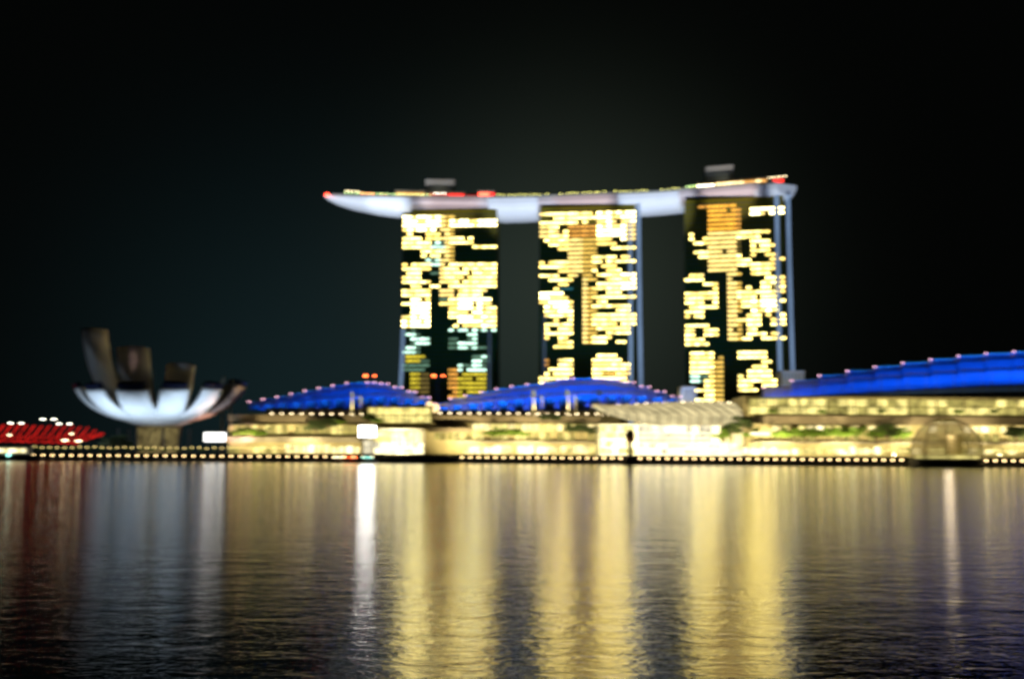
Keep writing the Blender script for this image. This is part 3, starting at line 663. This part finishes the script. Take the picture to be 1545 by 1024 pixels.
# ---- trees on terraces and promenade
gA = 'trees on the terraces of the mall'
for i, (k, u, vb, Y, s_, lab) in enumerate([
    (0,362,665,640,1.0,'green tree right of the white screen by the lotus-shaped museum'),(1,377,664,638,1.0,'second green tree from the white screen at the left end of the mall'),(0,395,664,640,.9,'third green tree from the white screen at the left end of the mall'),
    (2,476,662,640,1.25,'dark tree leaning before the left wing terrace'),(2,495,655,638,1.1,'dark tree next to the leaning one on the left wing terrace'),(1,507,647,642,.9,'dark green tree higher up the left wing terrace'),
    (0,557,641,636,.9,'green tree just above the white rectangular screen'),(1,568,643,634,.7,'small green tree right of the one above the white screen'),
    (1,742,664,630,.85,'green tree leftmost on the middle wing terrace'),(0,757,664,629,.9,'green tree second from left on the middle wing terrace'),(1,772,664,630,.95,'green tree third from left on the middle wing terrace'),(0,787,664,630,.8,'green tree fourth from left on the middle wing terrace'),
    (2,822,641,628,.75,'dark tree on the eave left of the golden canopy'),(2,838,642,628,.8,'dark tree on the eave nearest the golden canopy'),
    (2,862,661,628,.95,'dark clipped tree, left of three on the middle wing terrace'),(2,878,661,628,.95,'dark clipped tree, middle of three on the middle wing terrace'),(2,893,662,628,.8,'dark clipped tree, right of three on the middle wing terrace'),
    (2,1104,668,598,1.3,'large dark tree at the right side of the white atrium'),(0,1090,670,597,1.0,'green tree nearest the white atrium entrance'),(2,1122,660,594,1.35,'tall dark tree where the atrium meets the right wing'),(0,1136,668,592,1.0,'green tree left of the oval white lamp'),
    (1,1180,668,590,1.0,'green tree right of the oval white lamp'),(0,1197,668,590,1.0,'second green tree right of the oval white lamp'),(1,1215,667,590,1.05,'third green tree right of the oval white lamp'),(0,1233,668,590,1.0,'fourth green tree right of the oval white lamp'),(1,1250,667,590,1.05,'fifth green tree right of the oval white lamp'),
    (0,1268,668,590,1.1,'sixth green tree right of the oval white lamp'),(1,1287,667,590,1.15,'seventh green tree right of the oval white lamp'),(0,1322,672,588,1.25,'green tree, left of three beside the glass dome'),(2,1340,674,586,1.4,'dark green tree, middle of three beside the glass dome'),(0,1358,673,588,1.3,'green tree touching the left side of the glass dome'),
    (2,1532,672,585,1.2,'dark tree at the right edge of the view below the bronze eave'),(2,1550,673,585,1.2,'dark tree cut by the right edge of the view')]):
    tree(k, u, vb, Y, lab, gA, s_*1.08)
for i, u in enumerate((1165,1240,1330,1445,1500)): tree(i%2, u, 606, 590+0, ['olive shrub tree at the left end of the right wing upper terrace','olive shrub tree second along the right wing upper terrace','olive shrub tree third along the right wing upper terrace','olive shrub tree above the glass dome','olive shrub tree right of the glass dome top'][i], 'shrub trees on the upper terrace', .55, z=zat(u, 628, 594))
for i, u in enumerate((163,178,188)): tree(2, u, 684, 640, ['dark tree at the right end of the red bridge','dark tree between the red bridge and the museum','dark tree touching the left side of the museum base'][i], 'dark trees left of the museum', [1.1,1.3,1.0][i], z=4.0)
gH = [(u, 0) for u in range(20, 330, 19)]
for i, (u, _) in enumerate(gH):
    tree(i%2, u, 688, shoreY(u)+20, 'low bushy tree in the row on the promenade below museum and red bridge', 'low trees along the left promenade', .42, z=4.0)
# illuminated oval sign lamp, screens
o_ = thing('screen', 'glaring white screen standing left of the glass hall roof', 'screen', at(554, 660, 630))
p0, p1 = at(542, 659, 630), at(566, 642, 630)
part('panel', MB().box(p0.x, p1.x, 630, 630.5, p0.z, p1.z), M['E_screen'], o_); part('frame', MB().box(p0.x-.4, p1.x+.4, 630.5, 631.4, p0.z-.4, p1.z+.4), M['dark'], o_)
part('post', MB().box(p0.x+1, p0.x+1.6, 630.6, 631.2, 4, p0.z).box(p1.x-1.6, p1.x-1, 630.6, 631.2, 4, p0.z), M['dark'], o_)
o_ = thing('screen', 'small white screen standing right of the lotus-shaped museum', 'screen', at(323, 667, 636))
p0, p1 = at(308, 666, 636), at(340, 652, 636)
part('panel', MB().box(p0.x, p1.x, 636, 636.5, p0.z, p1.z), M['E_screenl'], o_); part('frame', MB().box(p0.x-.4, p1.x+.4, 636.5, 637.4, p0.z-.4, p1.z+.4), M['dark'], o_)
part('post', MB().box(p0.x+1, p0.x+1.6, 636.6, 637.2, 4, p0.z).box(p1.x-1.6, p1.x-1, 636.6, 637.2, 4, p0.z), M['dark'], o_)
pp = at(1147, 654, 584); o_ = thing('disc_lamp', 'oval white glowing disc lamp on a post before the right wing', 'disc lamp', (pp.x, 584, 4))
part('disc', MB().lathe([(.3,-.9),(3.8,-.7),(5.2,0),(4,.7),(.3,.9)], (pp.x, 584, pp.z), 18), M['E_shopw'], o_, True); part('post', MB().tube([(pp.x,584,4),(pp.x,584,pp.z-.8)], .25, 8), M['dark'], o_)

# ---- small dim buildings beside the towers
def small_building(u0, u1, v0, Y, label, slope=0, mat='grey', glow=None):
    x0, x1 = xat(u0, 600, Y), xat(u1, 600, Y); z1 = zat((u0+u1)/2, v0, Y)
    r_ = thing('plant_building', label, 'building', ((x0+x1)/2, Y, GROUND))
    part('wall', MB().hexa([(x0,Y,GROUND),(x1,Y,GROUND),(x1,Y+14,GROUND),(x0,Y+14,GROUND),(x0+slope,Y,z1),(x1,Y,z1),(x1,Y+14,z1),(x0+slope,Y+14,z1)]), M[mat], r_)
    part('roof', MB().box(x0+slope-.3, x1+.3, Y-.4, Y+14.4, z1+.003, z1+.8), M['concrete'], r_)
    m_ = MB()
    for k in range(int((x1-x0)/2.2)): m_.box(x0+slope+1+k*2.2*(x1-x0-slope-1)/(x1-x0), x0+slope+1.4+k*2.2*(x1-x0-slope-1)/(x1-x0), Y-.25, Y-.003, z1-9, z1-1)
    part('louvre', m_, M['ledge'], r_)
    spot(((x0+x1)/2, Y-22, z1-14), ((x0+x1)/2, Y, z1-3), 1.6e4, 60, (.9,.92,1), .8)
small_building(1012, 1050, 584, 745, 'pale sloping glass block left of the rightmost tower foot', 7, 'white')
small_building(1180, 1214, 561, 720, 'grey block right of the rightmost tower foot behind the blue roof', 0, 'grey')
# warning masts
for (u, v, Y, lab) in ((558,568,735,'mast with an orange beacon and its blur double above the small blue roof ridge'),(661,568,730,'mast with an orange beacon and its blur double at the foot of the leftmost tower')):
    p_ = at(u, v, Y); r_ = thing('beacon_mast', lab, 'beacon mast', (p_.x, Y, GROUND), 'masts with orange beacons')
    part('mast', MB().tube([(p_.x,Y,GROUND),(p_.x,Y,p_.z)], [.5,.22], 6).box(p_.x-3.4,p_.x+3.4,Y-.15,Y+.15,p_.z-.3,p_.z), M['dark'], r_)
    for s_, rr in ((-2.6,.9),(3.0,.62)): part('beacon', MB().ball((p_.x+s_,Y,p_.z+.5), rr, 8), M['E_orange'], r_)  # smaller second beacon is added as the motion-blur double of the first
# lit domed kiosks at the gap between the left and middle wings
for i, (u, s_) in enumerate(((648,1.),(658,.8))):
    p_ = at(u, 622, 660); r_ = thing('roof_lantern', ['larger yellow glowing lantern between the small and the hump-shaped roof','smaller yellow glowing lantern between the small and the hump-shaped roof'][i], 'roof lantern', p_)
    part('glass', MB().lathe([(1.5*s_,0),(1.9*s_,2.5*s_),(1.4*s_,5*s_),(.1,6.2*s_)], p_, 10), M['E_cream'], r_); part('base', MB().lathe([(1.9*s_,-9),(1.9*s_,-.003)], p_, 10), M['wall'], r_)

# ================================================================== LOTUS MUSEUM
YC = 662.; uC = 240.; sm = YC/F; cxm = xat(uC, 640, YC)
mus = thing('museum', 'white lotus-shaped museum with upturned petals on slanted dark legs', 'museum', (cxm, YC, GROUND))
def petal(phi, Rr, vtop, wtip, mat, label=None, r0=3., vb=641, cap=True, thk=5.0):
    z0 = zat(uC, vb, YC); h = zat(uC, vtop, YC - Rr*math.cos(phi)); rd = Vector((math.sin(phi), -math.cos(phi), 0)); sd = Vector((math.cos(phi), math.sin(phi), 0))
    c0 = Vector((cxm, YC, 0)); rings = []; NS = 14
    for k in range(NS+1):
        t_ = k/NS; a = t_*R(76); r_ = r0 + (Rr-r0)*math.sin(a)/math.sin(R(76)); z = z0 + (h-z0)*(1-math.cos(a))/(1-math.cos(R(76)))
        tr_, tz = (Rr-r0)*math.cos(a)/math.sin(R(76)), (h-z0)*math.sin(a)/(1-math.cos(R(76))); tl = math.hypot(tr_, tz); nr, nz = -tz/tl, tr_/tl   # inward normal
        w = min(wtip, 3.6+r_*.62); th = 2.5+(thk-2.5)*t_
        if k == NS: pass
        ring = []
        for j in range(12):
            b_ = 2*math.pi*j/12; cx_, cz_ = math.cos(b_), math.sin(b_)
            ex_ = (abs(cx_)**.65)*(1 if cx_ > 0 else -1)*w/2; ez = ((abs(cz_)**.8)*(1 if cz_ > 0 else -1)+1)/2*th
            if cz_ > 0: ex_ *= .86
            ring.append(c0 + rd*(r_+nr*ez) + sd*ex_ + Vector((0,0,z+nz*ez)))
        rings.append(ring)
    pt = part('petal', MB().loft(rings), mat, mus, True, label)
    if cap:
        tip = rings[-1]; cc = sum(tip, Vector())/12; dirv = (sum(rings[-1], Vector())-sum(rings[-2], Vector())).normalized()
        # skylight box standing on the cut tip, seen from outside as a dark glazed band
        r1 = [cc+(p_-cc)*.90+dirv*.01 for p_ in tip]; r2 = [cc+(p_-cc)*.86+dirv*2.7 for p_ in tip]
        sk = part('skylight', MB().loft([r1, r2]), M['skylight'], pt)
        r3 = [cc+(p_-cc)*.92+dirv*2.71 for p_ in tip]; r4 = [cc+(p_-cc)*.92+dirv*3.1 for p_ in tip]
    return pt
m2p = lambda px: px*sm
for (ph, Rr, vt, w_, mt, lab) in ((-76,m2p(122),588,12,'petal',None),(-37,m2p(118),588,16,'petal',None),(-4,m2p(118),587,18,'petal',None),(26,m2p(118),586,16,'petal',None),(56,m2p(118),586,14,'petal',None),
      (86,m2p(130),583,13,'petal_pinklit','petal on the right in pinkish light'),(-112,m2p(139),500,19,'petal','tallest unlit petal'),(-144,m2p(134),528,21,'petal','dim rear petal'),(181,m2p(130),553,17,'petal','dim rear petal'),(130,m2p(125),582,14,'petal',None)):
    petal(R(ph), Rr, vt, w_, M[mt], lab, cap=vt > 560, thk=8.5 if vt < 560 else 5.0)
zb = zat(uC, 641, YC)
part('bowl', MB().lathe([(2,-1.2),(11,-.8),(17,1.2),(19,3.5),(10,4.0)], (cxm,YC,zb), 24), M['petal'], mus, True)
part('base_glass', MB().lathe([(11.,0),(11.,zb-GROUND-1.6)], (cxm,YC,GROUND), 20), M['E_base'], mus)
m_ = MB()
for k in range(20): a = 2*math.pi*k/20; m_.tube([(cxm+11.6*math.cos(a),YC+11.6*math.sin(a),GROUND),(cxm+11.6*math.cos(a+.25),YC+11.6*math.sin(a+.25),zb-.6)], .28, 5)
part('lattice', m_, M['brown'], mus)
for k, (u, du) in enumerate(((196,-6),(205,3),(247,-3),(270,6),(284,12),(180,-9))):
    a_ = at(u, 686, YC-14-(k%3)*3); a_.z = GROUND; b_ = at(u+du*.2, 646, YC-13); part('leg', MB().tube([a_, b_], [.75,.55], 8), M['dark'], mus)
for (dx, w_, tx) in ((-58,1.6e4,-36),(-36,4.2e4,-26),(-14,4.6e4,-12),(8,4.6e4,6),(30,5.0e4,24),(48,3.5e4,36)):
    spot((cxm+dx, 614.5, 2.4), (cxm+tx, YC-30, 27), w_*.95, 68, (.60,.79,1), 1., .5)
for dx in (-24,0,24): spot((cxm+dx, 632, 4.4), (cxm+dx*.5, YC-6, 22), 2.0e3, 110, (.85,.9,1), 1., .5)
spot((cxm+60, 628, 5), (cxm+36, YC-6, 27), 8.0e4, 60, (1,.62,.52), .8, .5)
spot((cxm-75, 628, 5), (cxm-40, YC+10, 52), 5e2, 60, (1,.75,.5), .8, .5)  # this and the next: unseen warm fills added for the rear petals
spot((cxm+5, YC-4, 48), (cxm-20, YC+35, 52), 3e2, 120, (1,.75,.40), .8, .5)
# small pale spires right of the museum
for i, (u, v) in enumerate(((337,566),(349,570))):
    a_ = at(u, v, 676); r_ = thing('spire', ['taller pale spire behind the right petal of the museum','shorter pale spire behind the right petal of the museum'][i], 'spire', (a_.x, 676, GROUND))
    part('shaft', MB().tube([(a_.x,676,GROUND),(a_.x,676,a_.z-4)], [.7,.5], 8), M['palmbark'], r_); part('finial', MB().lathe([(.9,-4),(1.1,-3),(.5,-1.2),(.05,0)], (a_.x,676,a_.z), 8), M['palmbark'], r_)

# ================================================================== RED HELIX BRIDGE
br = thing('bridge', 'red lit tubular bridge with slanting spiral ribs, left of the museum', 'bridge', (xat(70,668,700), 700, 6))
zc0 = zat(70, 657, 700); XL, XR = xat(-240,650,700), xat(152,650,700)
def bz(x): t_ = (x-XL)/(XR-XL); return zc0 + 1.5*math.sin(max(0,t_)*math.pi)
for hel, (rad, ph, mt) in enumerate(((4.9,0,'E_helix'),(4.9,math.pi,'E_helix'),(4.1,.9,'dark'))):
    m_ = MB(); pts = []; n = 620; turns = 17
    for k in range(n+1):
        t_ = k/n; x = XL+(XR-XL)*t_; a = ph + 2*math.pi*turns*t_; tp = min(1, (1-t_)*12+.15); pts.append((x+3.6*math.sin(a), 700+rad*tp*math.cos(a), bz(x)+rad*tp*math.sin(a)))
    m_.tube(pts, .26, 4); part('spiral_tube', m_, M[mt], br)
m_ = MB()
for k in range(40):
    x0, x1 = XL+(XR-XL)*k/40, XL+(XR-XL)*(k+1)/40; m_.hexa([(x0,697,bz(x0)-3.6),(x1,697,bz(x1)-3.6),(x1,703,bz(x1)-3.6),(x0,703,bz(x0)-3.6),(x0,697,bz(x0)-3.1),(x1,697,bz(x1)-3.1),(x1,703,bz(x1)-3.1),(x0,703,bz(x0)-3.1)])
part('deck', m_, M['dark'], br)
m_ = MB()
for k in range(6): x = XL+(XR-XL)*(k+.5)/6; m_.tube([(x-3,700,2),(x,700,bz(x)-3.5)], .5, 6).tube([(x+3,700,2),(x,700,bz(x)-3.5)], .5, 6)
part('pier', m_, M['dark'], br)
for u, v, w_ in ((14,656,4),(98,664,9),(118,665,9),(108,654,4)): 
    a_ = at(u, v, 693); part('deck_light', MB().box(a_.x-w_*.15, a_.x+w_*.15, 693, 693.4, a_.z-.35, a_.z+.35), M['E_bulbw'], br)
# street lamps behind the bridge
def street(u, v, Y, lab):
    p_ = at(u, v, Y); r_ = thing('street_lamp', lab, 'street lamp', (p_.x, Y, GROUND), 'white street lamps above the red bridge')
    part('pole', MB().tube([(p_.x,Y,GROUND),(p_.x,Y,p_.z)], [.22,.12], 6).tube([(p_.x-3.2,Y,p_.z+.6),(p_.x,Y,p_.z),(p_.x+3.2,Y,p_.z+.6)], .1, 5), M['dark'], r_)
    for s_ in (-1,1): part('lamp_head', MB().hexa([(p_.x+s_*3.4-1.2,Y-.5,p_.z+.6),(p_.x+s_*3.4+1.2,Y-.5,p_.z+.6),(p_.x+s_*3.4+1.2,Y+.5,p_.z+.6),(p_.x+s_*3.4-1.2,Y+.5,p_.z+.6),(p_.x+s_*3.4-.7,Y-.3,p_.z+1),(p_.x+s_*3.4+.7,Y-.3,p_.z+1),(p_.x+s_*3.4+.7,Y+.3,p_.z+1),(p_.x+s_*3.4-.7,Y+.3,p_.z+1)]), M['E_street'], r_)
street(24, 640, 760, 'twin-headed street lamp, leftmost of three above the red bridge'); street(73, 634, 740, 'tallest twin-headed street lamp above the red bridge'); street(97, 641, 770, 'twin-headed street lamp, rightmost of three above the red bridge')

# ================================================================== GLASS DOME ON THE WATER
YD = 512.; uD = 1428.; xd = xat(uD, 680, YD); rD = 52.5*YD/F; zDt = zat(uD, 630.5, YD)
dm = thing('glass_dome', 'round glass dome pavilion glowing tan, floating at the edge of the bay', 'glass dome', (xd, YD, 2.2))
zc = zDt - rD
def arc(r_, z): return (r_, z)
prof = [(rD*math.cos(a), zc+rD*math.sin(a)) for a in [math.asin(max(-.28,(3.2-zc)/rD)) + (math.pi/2-.02-math.asin(max(-.28,(3.2-zc)/rD)))*k/16 for k in range(17)]]
part('shell', MB().loft([[(xd+r_*math.cos(2*math.pi*k/40), YD+r_*math.sin(2*math.pi*k/40), z) for k in range(40)] for r_, z in prof], caps=False), M['domeglass'], dm, True)
m_ = MB()
for r_, z in prof[1:-1]: m_.loft([[(xd+(r_+e)*math.cos(2*math.pi*k/40), YD+(r_+e)*math.sin(2*math.pi*k/40), z+h_) for k in range(40)] for e, h_ in ((-.25,-.12),(.18,-.12),(.18,.12),(-.25,.12),(-.25,-.12))], caps=False)
part('sun_louvre', m_, M['wall'], dm)
m_ = MB()
for k in range(10): a = 2*math.pi*k/10; m_.tube([(xd+(r_+.1)*math.cos(a), YD+(r_+.1)*math.sin(a), z) for r_, z in prof], .16, 5)
part('mullion', m_, M['dark'], dm)
part('ceiling_light', MB().lathe([(.3,0),(rD*.36,0),(rD*.36,.4),(.3,.4)], (xd,YD,zDt-2.2), 24), M['E_shop'], dm)
part('core', MB().lathe([(3.5,0),(3.2,6),(3.6,10)], (xd+4,YD+2,3.2), 14), M['wall'], dm)
part('floor_light', MB().lathe([(rD*.86,3.4),(rD*.86,5.0)], (xd,YD,0), 30), M['E_gold'], dm)
l = bpy.data.lights.new('dome_lamp','POINT'); l.energy = 4500; l.color = (1,.78,.5); l.shadow_soft_size = 2; lo = bpy.data.objects.new('dome_lamp', l); lo.location = (xd, YD-2, zDt-6); C.objects.link(lo)
pr = thing('pontoon', 'dark round-ended pontoon carrying the glass dome', 'pontoon', (xd, YD, .0))
part('hull', MB().lathe([(rD*.9,-1.5),(rD*1.02,.2),(rD*1.02,2.6),(rD*.98,3.19)], (xd,YD,0), 36), M['dark'], pr)
part('gangway', MB().box(xd+6, xd+9, YD+rD*.98, YD+rD+16, 2.2, 2.5), M['dark'], pr)
# dark event pontoon
YP = 588.; a_, b_ = at(566, 690, YP), at(692, 690, YP)
pr = thing('pontoon', 'long low dark pontoon moored before the white glass hall', 'pontoon', ((a_.x+b_.x)/2, YP, 0))
zt = zat(630, 687.5, YP)
part('hull', MB().hexa([(a_.x+1,YP,-.8),(b_.x-1,YP,-.8),(b_.x-1,YP+13,-.8),(a_.x+1,YP+13,-.8),(a_.x-1,YP-.5,1.7),(b_.x+.5,YP-.5,1.7),(b_.x+.5,YP+13,1.7),(a_.x-1,YP+13,1.7)]), M['dark'], pr)
part('deck', MB().box(a_.x, b_.x, YP, YP+12.6, 1.703, 2.0), M['fascia'], pr)
m_ = MB()
for k in range(24): x = a_.x+1+(b_.x-a_.x-2)*k/23; m_.box(x-.06,x+.06,YP+.2,YP+.32,2.0,3.1)
m_.box(a_.x+1,b_.x-1,YP+.2,YP+.32,3.1,3.25); part('railing', m_, M['dark'], pr)
part('seating_step', MB().box(a_.x+4,b_.x-4,YP+6,YP+12,2.003,2.9).box(a_.x+4,b_.x-4,YP+9,YP+12,2.903,3.6), M['fascia'], pr)
# pale canopied boats
def boat(u, Y, ln, label, hullm, cabm, lampm, group=None, h=2.4, lamp_n=4):
    p_ = at(u, 695, Y); x = p_.x; r_ = thing('boat', label, 'boat', (x, Y, 0), group)
    rings = []
    for k in range(9):
        t_ = k/8; w = 1.5*math.sin(min(1, .35+t_*1.6)*math.pi/2)*(1 if t_ < .7 else max(.08, 1-((t_-.7)/.3)**2)); sh = .9+.6*(2*t_-1)**2
        xx = x - ln/2 + ln*t_
        rings.append([(xx,Y-w*.5,-.25),(xx,Y+w*.5,-.25),(xx,Y+w,sh),(xx,Y-w,sh)])
    part('hull', MB().loft(rings), M[hullm], r_)
    part('cabin', MB().box(x-ln*.28, x+ln*.18, Y-1.1, Y+1.1, .9, 1.3), M[cabm], r_)
    m_ = MB()
    for s_ in (-.27,-.05,.17):
        for yy in (-1.0,1.0): m_.box(x+ln*s_-.05, x+ln*s_+.05, Y+yy-.05, Y+yy+.05, 1.3, h+.3)
    part('post', m_, M['dark'], r_); part('canopy', MB().box(x-ln*.32, x+ln*.22, Y-1.4, Y+1.4, h+.3, h+.55), M[cabm], r_)
    for k in range(lamp_n): part('lantern', MB().ball((x-ln*.28+ln*.46*k/max(1,lamp_n-1), Y-1.5, h+.05), .34, 7), M[lampm], r_)
boat(531, 582, 10, 'small boat with a red canopy and orange lanterns left of the dark pontoon', 'brown', 'red_paint', 'E_orange', lamp_n=3)
boat(512, 590, 9, 'small boat with warm lanterns left of the red canopied boat', 'brown', 'fascia', 'E_bulbw', lamp_n=4)
boat(556, 584, 9, 'small boat with teal white lanterns beside the pontoon', 'white_paint', 'white_paint', 'E_teal', lamp_n=4)
# moored ferry bottom left
YF = 604.; x0, x1 = xat(-60,690,YF), xat(57,690,YF)
fr = thing('ferry', 'low ferry with a row of white green windows at the left edge', 'ferry', ((x0+x1)/2, YF, 0))
rings = []
for k in range(9):
    t_ = k/8; w = 3.2*(1 if t_ < .75 else max(.1, 1-((t_-.75)/.25)**2)); xx = x0+(x1-x0)*t_; rings.append([(xx,YF-w*.7,-.4),(xx,YF+w*.7,-.4),(xx,YF+w,2.0+.8*t_*t_),(xx,YF-w,2.0+.8*t_*t_)])
part('hull', MB().loft(rings), M['dark'], fr)
part('cabin', MB().box(x0+2, x1-4, YF-2.4, YF+2.4, 2.4, 6.6), M['white_paint'], fr); part('roof', MB().box(x0+1, x1-3, YF-2.9, YF+2.9, 6.603, 6.9), M['white_paint'], fr)
for k in range(14):
    a_ = x0+3+(x1-x0-8)*k/14; part('window', MB().box(a_, a_+1.9, YF-2.62, YF-2.41, 3.9, 5.9), M['E_shopw' if k % 3 else 'E_shop'], fr)
part('lamp', MB().ball((xat(12,688,YF-4), YF-3.4, 2.6), .7, 8), M['E_teal'], fr)

# ================================================================== BEACON PYLON at the quay edge
u = 951; YB = shoreY(u)-2; px_ = xat(u, 690, YB)
py = thing('stone_pylon', 'brown stone pylon with a bulging head at the quay before the atrium', 'pylon', (px_, YB, 0))
ztp = zat(u, 648, YB)
part('plinth', MB().box(px_-3.4,px_+3.4,YB-2.5,YB+2.5,-1.5,1.6).box(px_-2.2,px_+2.2,YB-1.6,YB+1.6,1.603,3.2), M['dark'], py)
part('shaft', MB().lathe([(1.5,3.21),(1.1,5),(1.0,ztp-6)], (px_,YB,0), 10), M['dark'], py); part('head', MB().lathe([(1.1,ztp-6),(2.2,ztp-4.8),(2.6,ztp-2.8),(2.0,ztp-1),(.4,ztp)], (px_,YB,0), 12), M['brown'], py, True)
spot((px_-7, YB-1, 2), (px_, YB, ztp-3), 3000, 60, (1,.6,.25), .7, .3)

# ================================================================== PROMENADE LAMPS
bl = thing('bollard_lamp', 'x', 'bollard lamp', (0,0,0))
part('post', MB().lathe([(.16,0),(.12,1.0)], (0,0,0), 7), M['dark'], bl); part('globe', MB().ball((0,0,1.45), .45, 8), M['E_bulb'], bl)
used = False
def bollards(us, label, group):
    global used
    for u in us:
        Y = shoreY(u)+1.0; loc = (xat(u, 691, Y), Y, 1.2)
        if not used: used = True; bl.location = loc; bl['label'] = label; bl['group'] = group
        else: dup(bl, loc, 0, label, group)
def rng(a, b_, st):
    r_ = []; 
    while a < b_: r_.append(a); a += st
    return r_
bollards(rng(22, 566, 14.2), 'glowing bollard lamp on the quay between the ferry and the dark pontoon', 'quay lamps left of the dark pontoon')
bollards(rng(697, 945, 12.6), 'glowing bollard lamp on the quay between the dark pontoon and the brown pylon', 'quay lamps between pontoon and pylon')
bollards(rng(966, 1372, 13.6), 'glowing bollard lamp on the quay between the brown pylon and the glass dome', 'quay lamps between pylon and glass dome')
bollards(rng(1488, 1640, 13.6), 'glowing bollard lamp on the quay right of the glass dome', 'quay lamps right of the glass dome')
# garden path lamps on the upper promenade, left
pl = thing('path_lamp', 'x', 'path lamp', (0,0,0)); part('post', MB().lathe([(.1,0),(.08,2.2)], (0,0,0), 6), M['dark'], pl); part('globe', MB().ball((0,0,2.5), .42, 7), M['E_path'], pl)
pu = False
for u in rng(52, 345, 11.3) + rng(345, 430, 8) + rng(1250, 1375, 9) + rng(1490, 1620, 9):
    Y = shoreY(u)+17; loc = (xat(u, 680, Y), Y, 4.0 + random.uniform(0,.6)); left = u < 500
    lab = 'small yellow path lamp among the low trees left of the mall' if left else ('small yellow path lamp left of the glass dome' if u < 1400 else 'small yellow path lamp right of the glass dome')
    gr = 'path lamps left of the mall' if left else ('path lamps left of the glass dome' if u < 1400 else 'path lamps right of the glass dome')
    if not pu: pu = True; pl.location = loc; pl['label'] = lab; pl['group'] = gr
    else: dup(pl, loc, 0, lab, gr)
for o in bpy.data.objects:
    if '_o' in o: del o['_o']
